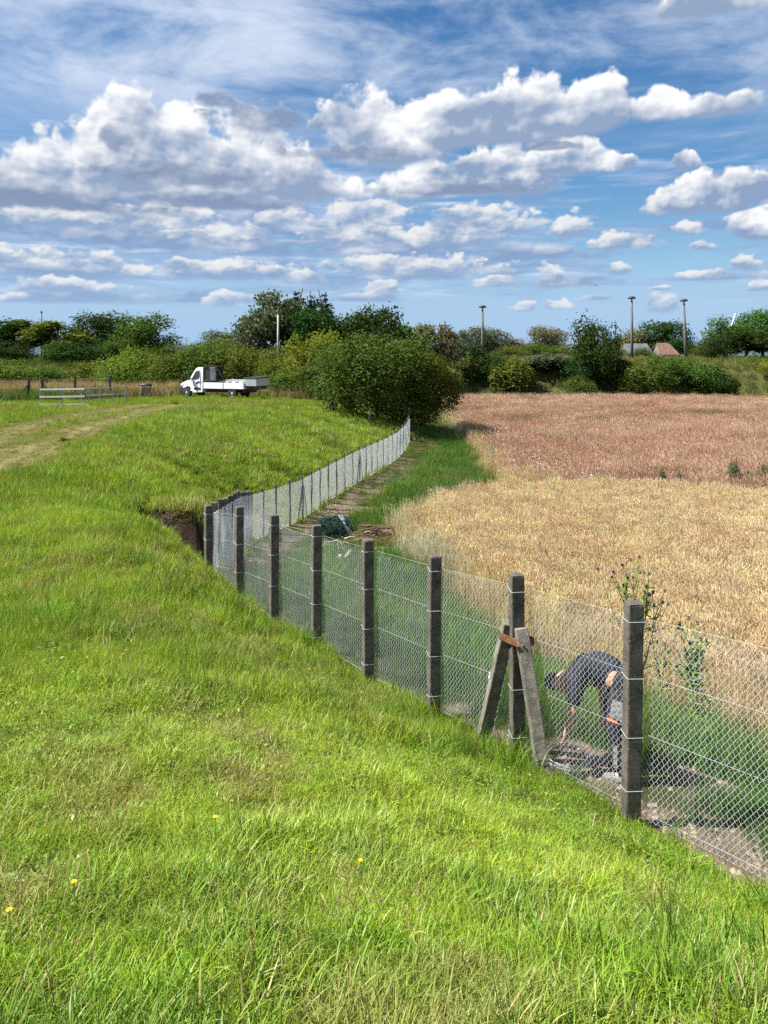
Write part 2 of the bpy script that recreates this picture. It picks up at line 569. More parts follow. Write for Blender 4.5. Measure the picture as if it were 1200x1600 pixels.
class MB:
    """collects geometry; build() links it as one mesh object"""
    def __init__(self):
        self.v, self.f, self.mi, self.n = [], [], [], 0

    def put(self, v, f, mi=0):
        v = np.asarray(v, float)
        self.v.append(v)
        self.f += [tuple(int(i) + self.n for i in q) for q in f]
        self.mi += [mi] * len(f)
        self.n += len(v)
        return self

    def box(self, c, s, rot=None, mi=0, taper=1.0):
        x, y, z = (q / 2 for q in s)
        v = np.array([(-x, -y, -z), (x, -y, -z), (x, y, -z), (-x, y, -z), (-x * taper, -y * taper, z), (x * taper, -y * taper, z), (x * taper, y * taper, z), (-x * taper, y * taper, z)])
        if rot is not None:
            v = v @ np.array(rot).T
        return self.put(v + np.array(c), [(0, 3, 2, 1), (4, 5, 6, 7), (0, 1, 5, 4), (1, 2, 6, 5), (2, 3, 7, 6), (3, 0, 4, 7)], mi)

    def bar(self, a, b, w, h=None, up=(0, 0, 1), mi=0):
        """rectangular bar from a to b"""
        a, b = np.array(a, float), np.array(b, float)
        d = b - a; L = np.linalg.norm(d); d /= L
        s = np.cross(d, up)
        if np.linalg.norm(s) < 1e-4: s = np.cross(d, (0, 1, 0))
        s /= np.linalg.norm(s)
        u = np.cross(s, d)
        return self.box((a + b) / 2, (L, w, h or w), np.stack([d, s, u], 1), mi)

    def tube(self, pts, r, n=6, cap=True, mi=0):
        pts = np.asarray(pts, float)
        k = len(pts)
        r = np.full(k, r) if np.isscalar(r) else np.asarray(r, float)
        t = np.gradient(pts, axis=0)
        t /= np.linalg.norm(t, axis=1, keepdims=True) + 1e-12
        ref = np.array([0, 0, 1.0]) if abs(t[0][2]) < 0.9 else np.array([1.0, 0, 0])
        s = np.cross(t, ref); s /= np.linalg.norm(s, axis=1, keepdims=True) + 1e-12
        u = np.cross(s, t)
        an = np.arange(n) / n * 2 * math.pi
        v = pts[:, None] + (s[:, None] * np.cos(an)[None, :, None] + u[:, None] * np.sin(an)[None, :, None]) * r[:, None, None]
        f = [(i * n + j, i * n + (j + 1) % n, (i + 1) * n + (j + 1) % n, (i + 1) * n + j) for i in range(k - 1) for j in range(n)]
        if cap:
            f += [tuple(range(n))[::-1], tuple((k - 1) * n + j for j in range(n))]
        return self.put(v.reshape(-1, 3), f, mi)

    def prism(self, outline, y0, y1, mi=0):
        """outline in x, z extruded along y"""
        k = len(outline)
        v = [(x, y0, z) for x, z in outline] + [(x, y1, z) for x, z in outline]
        f = [tuple(range(k)), tuple(range(2 * k - 1, k - 1, -1))] + [(i, i + k, (i + 1) % k + k, (i + 1) % k) for i in range(k)]
        return self.put(v, f, mi)

    def lathe(self, prof, c=(0, 0, 0), n=16, axis='z', mi=0):
        an = np.arange(n) / n * 2 * math.pi
        v = []
        for r, h in prof:
            ring = np.stack([r * np.cos(an), r * np.sin(an), np.full(n, h)], 1)
            if axis == 'y': ring = ring[:, [0, 2, 1]]
            v.append(ring)
        v = np.concatenate(v) + np.array(c)
        k = len(prof)
        f = [(i * n + j, i * n + (j + 1) % n, (i + 1) * n + (j + 1) % n, (i + 1) * n + j) for i in range(k - 1) for j in range(n)]
        f += [tuple(range(n))[::-1], tuple((k - 1) * n + j for j in range(n))]
        return self.put(v, f, mi)

    def mesh(self, name, mats, smooth=False, bevel=0.0):
        me = bpy.data.meshes.new(name)
        me.from_pydata(np.concatenate(self.v).tolist(), [], self.f)
        for m in (mats if isinstance(mats, (list, tuple)) else [mats]):
            me.materials.append(m)
        if any(self.mi):
            me.polygons.foreach_set('material_index', self.mi)
        bm = bmesh.new(); bm.from_mesh(me)
        bmesh.ops.recalc_face_normals(bm, faces=bm.faces)
        if bevel:
            bmesh.ops.bevel(bm, geom=list(bm.edges), offset=bevel, segments=2, affect='EDGES', profile=0.5)
        bm.to_mesh(me); bm.free()
        if smooth:
            me.shade_smooth()
        return me

    def build(self, name, mats, parent=None, smooth=False, bevel=0.0, loc=None):
        o = bpy.data.objects.new(name, self.mesh(name, mats, smooth, bevel))
        COL.objects.link(o)
        if parent is not None: o.parent = parent
        if loc is not None: o.location = loc
        return o


def raw_mesh(name, v, f, mat, smooth=False):
    """fast path: v (N,3), f (M,3) or (M,4) arrays"""
    me = bpy.data.meshes.new(name)
    v = np.asarray(v, np.float32); f = np.asarray(f, np.int32)
    me.vertices.add(len(v)); me.vertices.foreach_set('co', v.ravel())
    k = f.shape[1]
    me.loops.add(f.size); me.loops.foreach_set('vertex_index', f.ravel())
    me.polygons.add(len(f)); me.polygons.foreach_set('loop_start', np.arange(0, f.size, k, dtype=np.int32))
    if smooth: me.polygons.foreach_set('use_smooth', np.ones(len(f), bool))
    if mat is not None: me.materials.append(mat)
    me.update(calc_edges=True)
    return me


def link(name, me, parent=None, loc=None):
    o = bpy.data.objects.new(name, me)
    COL.objects.link(o)
    if parent is not None: o.parent = parent
    if loc is not None: o.location = loc
    return o


def copy_tree(o, parent=None):
    c = o.copy()
    COL.objects.link(c)
    if parent is not None: c.parent = parent
    for ch in list(o.children):
        copy_tree(ch, c)
    return c


def unit(v):
    return v / (np.linalg.norm(v, axis=-1, keepdims=True) + 1e-9)


# ------------------------------------------------------------------ scatter of plants (geometry nodes)
def scatter(name, pts, scl, rot, tint, pick, protos, label, cat):
    me = bpy.data.meshes.new(name)
    n = len(pts)
    me.vertices.add(n)
    me.vertices.foreach_set('co', np.asarray(pts, np.float32).ravel())
    a = me.attributes.new('scl', 'FLOAT_VECTOR', 'POINT'); a.data.foreach_set('vector', np.asarray(scl, np.float32).ravel())
    a = me.attributes.new('rot', 'FLOAT_VECTOR', 'POINT'); a.data.foreach_set('vector', np.asarray(rot, np.float32).ravel())
    a = me.attributes.new('tint', 'FLOAT_COLOR', 'POINT'); a.data.foreach_set('color', np.concatenate([tint, np.ones((n, 1))], 1).astype(np.float32).ravel())
    a = me.attributes.new('pick', 'INT', 'POINT'); a.data.foreach_set('value', np.asarray(pick, np.int32))
    o = link(name, me)
    col = bpy.data.collections.new(name + '_kinds')
    for k, p in enumerate(protos):
        q = bpy.data.objects.new('%s_%02d' % (name, k), p)
        col.objects.link(q)
    g = bpy.data.node_groups.new(name, 'GeometryNodeTree')
    g.interface.new_socket('Geometry', in_out='INPUT', socket_type='NodeSocketGeometry')
    g.interface.new_socket('Geometry', in_out='OUTPUT', socket_type='NodeSocketGeometry')
    T = NT(g)
    gi, go = T.new('NodeGroupInput'), T.new('NodeGroupOutput')
    ip = T.new('GeometryNodeInstanceOnPoints')
    ci = T.new('GeometryNodeCollectionInfo')
    ci.inputs[0].default_value = col
    ci.inputs['Separate Children'].default_value = True
    ci.inputs['Reset Children'].default_value = True

    def na(nm, typ):
        q = T.new('GeometryNodeInputNamedAttribute', data_type=typ)
        q.inputs[0].default_value = nm
        return q.outputs[0]
    T.l.new(gi.outputs[0], ip.inputs['Points'])
    T.l.new(ci.outputs[0], ip.inputs['Instance'])
    ip.inputs['Pick Instance'].default_value = True
    T.l.new(na('pick', 'INT'), ip.inputs['Instance Index'])
    e2r = T.new('FunctionNodeEulerToRotation')
    T.l.new(na('rot', 'FLOAT_VECTOR'), e2r.inputs[0])
    T.l.new(e2r.outputs[0], ip.inputs['Rotation'])
    T.l.new(na('scl', 'FLOAT_VECTOR'), ip.inputs['Scale'])
    T.l.new(ip.outputs[0], go.inputs[0])
    md = o.modifiers.new('scatter', 'NODES')
    md.node_group = g
    tag(o, label, cat, kind='stuff')
    return o


def blades(seed, n, rad, h0, h1, w0, w1, bend=0.5, lean=0.35, segs=3, mat=None, name='grass_tuft', tipw=0.12, flat=0.0):
    """a tuft of grass: tapering bent blades"""
    r = np.random.default_rng(seed)
    V, F = [], []
    ang = r.random(n) * 2 * math.pi
    rr = rad * np.sqrt(r.random(n))
    px, py = rr * np.cos(ang), rr * np.sin(ang)
    head = r.random(n) * 2 * math.pi
    H = h0 + (h1 - h0) * r.random(n) ** 1.4
    Wd = w0 + (w1 - w0) * r.random(n)
    ln = lean * r.random(n) + flat
    bd = bend * r.random(n)
    face = r.random(n) * math.pi
    k = 0
    for i in range(n):
        d = np.array([math.cos(head[i]), math.sin(head[i])])
        side = np.array([math.cos(face[i]), math.sin(face[i])])
        pts = []
        x = np.array([px[i], py[i]]); z = 0.0
        for s in range(segs + 1):
            t = s / segs
            th = ln[i] + bd[i] * t * 1.8
            pts.append((x[0], x[1], z, Wd[i] * (1 - (1 - tipw) * t ** 1.6)))
            x = x + d * math.sin(th) * H[i] / segs
            z = z + math.cos(th) * H[i] / segs
        for (a, b, c, w) in pts:
            V.append((a - side[0] * w / 2, b - side[1] * w / 2, c)); V.append((a + side[0] * w / 2, b + side[1] * w / 2, c))
        for s in range(segs):
            q = k + 2 * s
            F.append((q, q + 1, q + 3, q + 2))
        k += 2 * (segs + 1)
    return raw_mesh(name, V, F, mat)


def inside(poly, x, y):
    c = np.zeros(x.shape, bool)
    j = len(poly) - 1
    for i in range(len(poly)):
        xi, yi = poly[i]; xj, yj = poly[j]
        hit = ((yi > y) != (yj > y)) & (x < (xj - xi) * (y - yi) / (yj - yi + 1e-12) + xi)
        c ^= hit
        j = i
    return c


def dist_line(poly, x, y):
    """distance to a polyline"""
    best = np.full(x.shape, 1e9)
    for (ax, ay), (bx, by) in zip(poly[:-1], poly[1:]):
        dx, dy = bx - ax, by - ay
        t = np.clip(((x - ax) * dx + (y - ay) * dy) / (dx * dx + dy * dy), 0, 1)
        best = np.minimum(best, np.hypot(x - ax - t * dx, y - ay - t * dy))
    return best


def lerp(a, b, t):
    a, b = np.asarray(a, float), np.asarray(b, float)
    t = np.asarray(t)[..., None]
    return a * (1 - t) + b * t


# ------------------------------------------------------------------ zones of the land
fence_line = [tuple(p[:2]) for p in near_tops] + [tuple(p[:2]) for p in far_tops[1:]]
# everything beyond this line lies on the field side of the fence
field_poly = [(9.0, -5.6)] + fence_line + [(2.4, 56.0), (3.0, 80.0), (4.0, 140.0), (150, 140), (150, -6)]
wheat_poly = [gp(u, v, 0.45)[:2] for u, v in [(1215, 1098), (1100, 1062), (960, 1005), (850, 962), (760, 920), (705, 880), (668, 842), (655, 805), (688, 776), (760, 768), (830, 764), (950, 763), (1080, 770), (1215, 782)]] + [(26, 30.5), (40, 31), (40, 10), (14, 9)]
pink_poly = [gp(u, v, 0.3)[:2] for u, v in [(1215, 774), (1080, 764), (950, 758), (832, 758), (800, 738), (770, 708), (735, 680), (705, 658), (700, 640)]] + [(6.8, 105), (70, 105), (70, 30)]
track_a = [gp(u, v, z)[:2] for u, v, z in [(-90, 762, 3.3), (0, 724, 3.2), (60, 699, 3.08), (110, 680, 3.0), (160, 662, 2.9), (205, 646, 2.8), (240, 640, 2.75), (275, 636, 2.7)]]
track_b = [gp(u, v, z)[:2] for u, v, z in [(-90, 712, 3.2), (0, 684, 3.05), (40, 670, 2.98), (80, 657, 2.88), (118, 647, 2.8), (160, 641, 2.75), (220, 635, 2.7)]]
soil_spots = [(*gp(1110, 1330, 2.72)[:2], 0.42), (*gp(1180, 1372, 2.75)[:2], 0.40), (*gp(1040, 1300, 2.66)[:2], 0.22), (*gp(985, 1290, 2.63)[:2], 0.22), (*gp(790, 1190, 2.5)[:2], 0.30), (*gp(860, 1225, 2.5)[:2], 0.18),
              (*gp(735, 1130, 2.45)[:2], 0.2), (*gp(910, 1235, 2.45)[:2], 0.55), (*gp(1120, 1255, 2.4)[:2], 0.5), (*gp(540, 785, 0.0)[:2], 1.3), (*gp(585, 850, 0.4)[:2], 1.2), (*gp(520, 845, 0.5)[:2], 1.3), (*gp(470, 840, 0.3)[:2], 1.0), (*gp(430, 880, 0.6)[:2], 0.9), (*gp(1280, 1420, 2.8)[:2], 0.5)]
soil_spots += [(*hit(u, v)[:2], r) for u, v, r in [(592, 846, 1.0), (596, 860, 0.9), (622, 838, 0.6), (580, 868, 0.7), (525, 850, 1.0), (560, 860, 0.8), (536, 884, 0.45)]]
far_path = [(p[0] + 1.0, p[1]) for p in far_tops[9:31]]


def zones(x, y):
    j = (fbm(x * 0.9, y * 0.9, 3) - 0.5) * 1.8
    k = (fbm(x * 0.9 + 40, y * 0.9 + 8, 3) - 0.5) * 1.8
    z = {}
    z['field'] = inside(field_poly, x, y)
    z['wheat'] = inside(wheat_poly, x + j * 0.35, y + k * 0.35)
    z['pink'] = inside(pink_poly, x + j * 0.7, y + k * 0.7) & ~z['wheat']
    w = fbm(x * 3.1, y * 3.1, 3)
    soil = np.zeros(x.shape)
    for sx, sy, r in soil_spots:
        soil = np.maximum(soil, sstep(-np.hypot(x - sx, y - sy) / r + (w - 0.5) * 1.3, -1.15, -0.55))
    soil = np.maximum(soil, sstep(-dist_line(far_path, x, y) / 0.75 + (w - 0.5) * 2.4, -1.35, -0.5) * z['field'] * 0.86 * sstep(y, 18, 24) * (1 - 0.45 * sstep(y, 33, 38)))
    left = -2.65 - (y - 11.42) * 0.131 - x
    z['pit'] = sstep(left, -0.1, 0.2) * (1 - sstep(left, 1.30, 1.48)) * sstep(y, 11.8, 12.1) * (1 - sstep(y, 13.86, 14.0))
    soil = np.maximum(soil, z['pit'])
    z['soil'] = soil
    z['track'] = np.maximum(sstep(-dist_line(track_a, x, y), -0.24, -0.08), 0.6 * sstep(-dist_line(track_b, x, y), -0.24, -0.08)) * ~z['field']
    da = dist_line(track_a, x, y); db = dist_line(track_b, x, y)
    z['mown'] = sstep(-np.minimum(da, db), -1.7, -0.6) * ~z['field']
    return z


# ------------------------------------------------------------------ the ground: one sheet to the horizon
rings = np.concatenate([[0.25], np.geomspace(0.5, 70, 330), np.geomspace(73, 130, 60), np.geomspace(140, 9000, 50)])
angs = np.concatenate([np.linspace(-42, 42, 300), np.linspace(44, 316, 90)]) * math.pi / 180
RR, AA = np.meshgrid(rings, angs, indexing='ij')
GX, GY = RR * np.sin(AA), RR * np.cos(AA)
GZ = ground_z(GX, GY)
na_, nr_ = len(angs), len(rings)
vv = np.stack([GX, GY, GZ], -1).reshape(-1, 3)
ii, jj = np.meshgrid(np.arange(nr_ - 1), np.arange(na_), indexing='ij')
q = lambda i, j: i * na_ + (j % na_)
ff = np.stack([q(ii, jj), q(ii + 1, jj), q(ii + 1, jj + 1), q(ii, jj + 1)], -1).reshape(-1, 4)[:, ::-1]
vv = np.vstack([vv, [[0, 0, gz(0, 0)]]])
zn = zones(GX.ravel(), GY.ravel())
gc = np.tile(np.array([0.060, 0.072, 0.020]), (GX.size, 1))
n1 = fbm(GX.ravel() * 0.4, GY.ravel() * 0.4, 4)
gc = lerp(gc, np.array([0.085, 0.080, 0.032]), sstep(n1, 0.45, 0.7))
gc = lerp(gc, np.array([0.16, 0.135, 0.065]), zn['mown'] * 0.75)
gc = lerp(gc, np.array([0.22, 0.205, 0.105]), zn['track'] * 0.45)
gc = lerp(gc, np.array([0.24, 0.155, 0.06]), zn['wheat'] * 1.0)
gc = lerp(gc, np.array([0.19, 0.115, 0.062]), zn['pink'] * 1.0)
gc = lerp(gc, np.array([0.185, 0.148, 0.108]), zn['soil'])
gc = lerp(gc, np.array([0.036, 0.027, 0.020]), zn['pit'])  # earth of the hollow darkened in colour to stand for its shade
far = sstep(GY.ravel(), 64, 76) * ~zn['pink']
gc = lerp(gc, np.array([0.075, 0.080, 0.028]), far)
gc = np.vstack([gc, gc[:1]])

mg, t = material('earth_and_turf')
at_ = t.new('ShaderNodeAttribute', attribute_name='tone')
pos = t.new('ShaderNodeNewGeometry').outputs['Position']
nb = t.noise(pos, 9.0, 8.0, 0.65)
nc = t.noise(pos, 0.7, 5.0, 0.6)
col = t.mix(1.0, at_.outputs['Color'], t.ramp(nb, [(0.25, (0.55, 0.52, 0.5)), (0.75, (1.35, 1.33, 1.3))]), 'MULTIPLY')
col = t.mix(1.0, col, t.ramp(nc, [(0.3, (0.8, 0.8, 0.8)), (0.7, (1.2, 1.2, 1.15))]), 'MULTIPLY')
p = t.new('ShaderNodeBsdfDiffuse')
t.l.new(col, p.inputs[0])
bp = t.new('ShaderNodeBump'); bp.inputs['Strength'].default_value = 0.7; bp.inputs['Distance'].default_value = 0.05
t.l.new(t.noise(pos, 14.0, 8.0, 0.7), bp.inputs['Height']); t.l.new(bp.outputs[0], p.inputs['Normal'])
t.l.new(p.outputs[0], t.out.inputs[0])
me = raw_mesh('ground', vv, ff, mg, True)
bm = bmesh.new(); bm.from_mesh(me); bm.verts.ensure_lookup_table()
for j in range(na_):
    bm.faces.new((bm.verts[j], bm.verts[(j + 1) % na_], bm.verts[len(vv) - 1]))
bmesh.ops.recalc_face_normals(bm, faces=bm.faces)
bm.to_mesh(me); bm.free()
a = me.attributes.new('tone', 'FLOAT_COLOR', 'POINT')
a.data.foreach_set('color', np.concatenate([gc, np.ones((len(gc), 1))], 1).astype(np.float32).ravel())
ground = link('ground', me)
tag(ground, 'grassy bank falling to a level cereal field', kind='structure')

# wooded hills on the horizon, the blue of distance haze mixed into their colour
hv, hf = [], []
for k, (r0, hgt, sd) in enumerate([(2600, 34, 0), (4200, 78, 30)]):
    aa = np.linspace(-75, 75, 220) * math.pi / 180
    hh = hgt * (0.35 + 0.9 * fbm(aa * 6 + sd, aa * 0 + sd, 4))
    b = len(hv)
    for s_, hz in ((0, 0.0), (0.4, 0.75), (1.0, 1.0)):
        for a2, h2 in zip(aa, hh):
            rr = r0 + 700 * s_
            hv.append((rr * math.sin(a2), rr * math.cos(a2), h2 * hz + 4))
    for s_ in range(2):
        for j in range(219):
            o_ = b + s_ * 220 + j
            hf.append((o_, o_ + 1, o_ + 221, o_ + 220))
hills = link('hills', raw_mesh('hills', hv, hf, plain('haze_tinted_hills', (0.05, 0.075, 0.085), (0.07, 0.10, 0.10), 0.01, 1.0, spec=0.0), True))
tag(hills, 'low wooded hills along the horizon', kind='structure')
# ------------------------------------------------------------------ the chain link fence with its concrete posts
def concrete(name, dark, light, spots):
    m, t = material(name)
    tcn = t.new('ShaderNodeTexCoord').outputs['Object']
    p = t.new('ShaderNodeBsdfPrincipled')
    n1 = t.noise(tcn, 9.0, 6.0, 0.7)
    n2 = t.noise(tcn, 62.0, 4.0, 0.7)
    c = t.mix(t.ss(n1, 0.35, 0.68), dark, light)
    c = t.mix(t.ss(n2, 0.60, 0.68), c, spots)
    c = t.mix(t.ss(t.noise(tcn, 90.0, 3.0, 0.6), 0.62, 0.72), c, (0.035, 0.032, 0.028))
    t.l.new(c, p.inputs['Base Color'])
    p.inputs['Roughness'].default_value = 0.92
    p.inputs['Specular IOR Level'].default_value = 0.2
    b = t.new('ShaderNodeBump'); b.inputs['Strength'].default_value = 0.8; b.inputs['Distance'].default_value = 0.008
    t.l.new(t.noise(tcn, 70.0, 6.0, 0.7), b.inputs['Height']); t.l.new(b.outputs[0], p.inputs['Normal'])
    t.l.new(p.outputs[0], t.out.inputs[0])
    return m


post_mat = concrete('weathered_concrete', (0.060, 0.054, 0.044), (0.130, 0.118, 0.096), (0.31, 0.29, 0.245))
strut_mat = concrete('pale_weathered_concrete', (0.105, 0.095, 0.076), (0.22, 0.20, 0.165), (0.36, 0.335, 0.285))
wire_mat = plain('galvanised_wire', (0.78, 0.80, 0.83), (0.70, 0.72, 0.75), 6.0, 0.42, 0.35, spec=0.5)
line_mat = plain('dull_wire', (0.26, 0.29, 0.28), (0.34, 0.36, 0.36), 6.0, 0.7, 0.2)
rust_mat = plain('rusty_iron', (0.105, 0.042, 0.022), (0.19, 0.085, 0.042), 22.0, 0.85, 0.2, 0.4)

fence = empty('chain_link_fence', (near_tops[NEAR0][0], near_tops[NEAR0][1], gz(*near_tops[NEAR0][:2])))
tag(fence, 'galvanised chain link fence on concrete posts, turning a corner and running on along the bank', 'fence')
F0 = np.array(fence.location)


def post_mesh(seed, h, a=0.105):
    """rough cast square post with a weathered, slightly domed head; origin at the foot"""
    r = random.Random(seed)
    bm = bmesh.new()
    bmesh.ops.create_cube(bm, size=1.0)
    for v in bm.verts:
        v.co.x *= a; v.co.y *= a
        v.co.z = (v.co.z + 0.5) * (h + 0.35) - 0.35
    bmesh.ops.bevel(bm, geom=list(bm.edges), offset=0.011, segments=2, affect='EDGES', profile=0.6)
    top = [f for f in bm.faces if f.normal.z > 0.9]
    bmesh.ops.poke(bm, faces=top)
    long_ = [e for e in bm.edges if e.calc_length() > h * 0.6]
    bmesh.ops.subdivide_edges(bm, edges=long_, cuts=14)
    for v in bm.verts:
        if v.co.z > h - 0.004: v.co.z += 0.008
        v.co.x += r.uniform(-0.0016, 0.0016); v.co.y += r.uniform(-0.0016, 0.0016)
    me = bpy.data.meshes.new('post')
    bm.to_mesh(me); bm.free()
    me.materials.append(post_mat)
    return me


tops = np.vstack([near_tops, far_tops[1:]])
NN = len(near_tops)
gzs = ground_z(tops[:, 0], tops[:, 1])
nt = np.gradient(tops[:, :2], axis=0); nt = unit(nt)
nrm2 = np.stack([-nt[:, 1], nt[:, 0]], 1)
nrm2 *= np.where((nrm2 @ nrm > 0) | (np.arange(len(tops)) > NN), 1, 1)[:, None]
nrm2[(nrm2 * np.array([1.0, 0.1])).sum(1) < 0] *= -1
near_mesh = [post_mesh(k, 1.70) for k in range(4)]
post_h = np.maximum(tops[:, 2] - gzs, 1.2)
lean = np.random.default_rng(5)
FRAME_R = 0.0
for i, p in enumerate(tops):
    me = near_mesh[i % 4].copy() if False else near_mesh[i % 4]
    o = link('post', me, fence)
    z = p[2] + (lean.uniform(-0.02, 0.03) if i > NN else 0)
    o.location = (p[0] - F0[0], p[1] - F0[1], z - 1.70 - F0[2])
    if i < NN:
        face = R(274 + (i - NEAR0) * 4.2)
    else:
        face = math.atan2(nt[i][1], nt[i][0]) + math.pi + lean.uniform(-0.12, 0.12)
    o.rotation_euler = (lean.uniform(-0.014, 0.014), lean.uniform(-0.014, 0.014), face + math.pi / 2)
    if NEAR0 - 2 <= i < NN:                                  # tie wires round the near posts
        for fz in (0.115, 0.50, 0.90, 1.28):
            mb = MB()
            ha = 0.105 / 2 + 0.004
            sq = [(ha, ha), (-ha, ha), (-ha, -ha), (ha, -ha), (ha, ha)]
            tz = lean.uniform(-0.012, 0.012)
            mb.tube([(x, y, 1.70 - fz + tz * (y / ha)) for x, y in sq], 0.0017, 4)
            mb.build('tie_wire', wire_mat, o)

# the woven mesh: one panel to a bay, wires bent into zigzags
PX, PZ, WR = 0.0200, 0.025, 0.0018


def bay(a, b, za, zb, ga, gb, na_v, nb_v, wr):
    """a, b plan points; z* top line, g* bottom line; n* outward normals"""
    L = float(np.hypot(*(b - a)))
    nw = max(2, int(round(L / (PX if wr < 0.002 else 0.0235))))
    hmax = max(za - ga, zb - gb)
    ns = int(round(hmax / (PZ if wr < 0.002 else 0.034)))
    t = np.linspace(0, 1, ns + 1)
    V, Fc = [], []
    tri = np.array([[1, 0], [-0.5, 0.866], [-0.5, -0.866]]) * wr
    dirv = (b - a) / L
    r = np.random.default_rng(int(abs(a[0] * 999 + a[1] * 77)) % 100000)
    ph = r.random(3) * 6.28
    base = 0
    sag_t = r.uniform(0.0, 0.035)
    for k in range(nw):
        s0 = (k + 0.5) / nw
        for par in (0,):
            off = np.where((np.arange(ns + 1) + k) % 2 == 0, 0.5, -0.5) * 1.06 / nw
            s = s0 + off
            zt = za + (zb - za) * s - sag_t * 4 * s * (1 - s); zg = ga + (gb - ga) * s
            z = zg + (zt - zg) * t
            nv = na_v + (nb_v - na_v) * s[:, None]
            bul = 0.060 + 0.016 * np.sin(s * 5 + t * 4 + ph[0]) * np.sin(t * 3.1) + np.where((np.arange(ns + 1)) % 2 == 0, 0.004, -0.004)
            xy = a + (b - a) * s[:, None] + nv * bul[:, None]
            ring = np.zeros((ns + 1, 3, 3))
            ring[:, :, 0] = xy[:, 0, None] + tri[None, :, 0] * dirv[0] + tri[None, :, 1] * nv[:, 0, None]
            ring[:, :, 1] = xy[:, 1, None] + tri[None, :, 0] * dirv[1] + tri[None, :, 1] * nv[:, 1, None]
            ring[:, :, 2] = z[:, None] + tri[None, :, 0] * 0.0
            V.append(ring.reshape(-1, 3))
            i = np.arange(ns)[:, None] * 3; j = np.arange(3)[None]
            Fc.append(np.stack([base + i + j, base + i + (j + 1) % 3, base + i + 3 + (j + 1) % 3, base + i + 3 + j], -1).reshape(-1, 4))
            base += (ns + 1) * 3
    return np.concatenate(V), np.concatenate(Fc)


for i in range(len(tops) - 1):
    a, b = tops[i], tops[i + 1]
    na_v, nb_v = nrm2[i], nrm2[i + 1]
    if i == NN - 1: na_v = nrm2[i + 1]
    if i == NN - 2: nb_v = nrm2[i]
    bot = lambda p, g: max(g + 0.03, p[2] - 1.62)
    V, Fc = bay(a[:2], b[:2], a[2] - 0.115, b[2] - 0.115, bot(a, gzs[i]), bot(b, gzs[i + 1]), na_v, nb_v, WR if i < NN else 0.0033)
    V -= F0
    o = link('mesh_panel', raw_mesh('mesh_panel', V, Fc, wire_mat, True), fence)

# tension wires through every bay
for fz in (0.11, 0.50, 0.90, 1.44):
    for (lo, hi) in ((0, NN), (NN - 1, len(tops))):
        pts = []
        for i in range(lo, hi):
            zz = max(tops[i][2] - fz, gzs[i] + 0.05)
            pts.append([tops[i][0] + nrm2[min(max(i, lo + (1 if lo else 0)), hi - 1)][0] * 0.056 - F0[0], tops[i][1] + nrm2[i][1] * 0.056 - F0[1], zz - F0[2]])
        MB().tube(pts, 0.0013, 4).build('tension_wire', line_mat, fence)


# raking struts with an iron clamp on the straining posts
def struts(idx, mat, a, drop, run, clamp=True):
    p = tops[idx]
    for sgn in (-1, 1):
        k = idx + sgn
        d = unit(tops[k][:2] - p[:2])
        s2 = -nrm2[idx]
        foot = p[:2] + d * run + s2 * (0.055 if sgn > 0 else 0.085)
        g = gz(*foot) - 0.12
        head = p[:2] + d * 0.075 + s2 * (0.02 if sgn > 0 else 0.035)
        ht = p[2] - drop
        A, B = np.array([foot[0], foot[1], g]) - F0, np.array([head[0], head[1], ht]) - F0
        ax = unit(B - A)
        out = np.array([s2[0], s2[1], 0.0])
        out = np.array([0.06, -1.0, 0.0])
        side = unit(np.cross(ax, out)); out = np.cross(side, ax)
        L = np.linalg.norm(B - A)
        mb = MB()
        n = 9
        rr = random.Random(idx * 7 + sgn)
        vs = []
        for i in range(n + 1):
            c = A + ax * L * i / n
            w = a / 2 * (1 + rr.uniform(-0.03, 0.03))
            for e, f in ((-1, -1), (1, -1), (1, 1), (-1, 1)):
                vs.append(c + side * w * e + out * w * f)
        fs = [(i * 4 + j, i * 4 + (j + 1) % 4, i * 4 + 4 + (j + 1) % 4, i * 4 + 4 + j) for i in range(n) for j in range(4)] + [(3, 2, 1, 0), (n * 4, n * 4 + 1, n * 4 + 2, n * 4 + 3)]
        mb.put(vs, fs)
        mb.build('strut', mat, fence, bevel=0.008)
    if clamp:
        mb = MB()
        h = 0.028
        d = unit(tops[idx + 1][:2] - p[:2])
        c0 = np.array([p[0], p[1], p[2] - drop - 0.11]) - F0
        dd = np.array([d[0], d[1], 0]); ss_ = np.array([-nrm2[idx][0], -nrm2[idx][1], 0])
        w1, w2 = 0.125, 0.085
        cs = [c0 + dd * sx * w1 + ss_ * sy * w2 for sx, sy in ((-1, 1), (1, 1), (1, -0.7), (-1, -0.7), (-1, 1))]
        for q0, q1 in zip(cs[:-1], cs[1:]):
            mb.bar(q0, q1, 0.008, 2 * h)
        mb.bar(cs[0] + ss_ * 0.03 + np.array([0, 0, -0.04]), cs[0] + ss_ * 0.03 + np.array([0, 0, 0.0]), 0.022)
        mb.tube([cs[0] - dd * 0.03, cs[0] + dd * 0.05], 0.009, 6)
        mb.build('clamp', rust_mat, fence)


struts(NEAR0 + 1, strut_mat, 0.10, 0.40, 0.40)
far_u = {469: None, 555: None, 385: None}
for want in far_u:
    best = min(range(NN, len(tops) - 1), key=lambda i: abs(600 + FOCAL * tops[i][0] / (tops[i][1] * math.cos(PITCH) - (tops[i][2] - EYE) * math.sin(PITCH)) - want))
    struts(best, post_mat, 0.095, 0.30, 0.55, clamp=False)
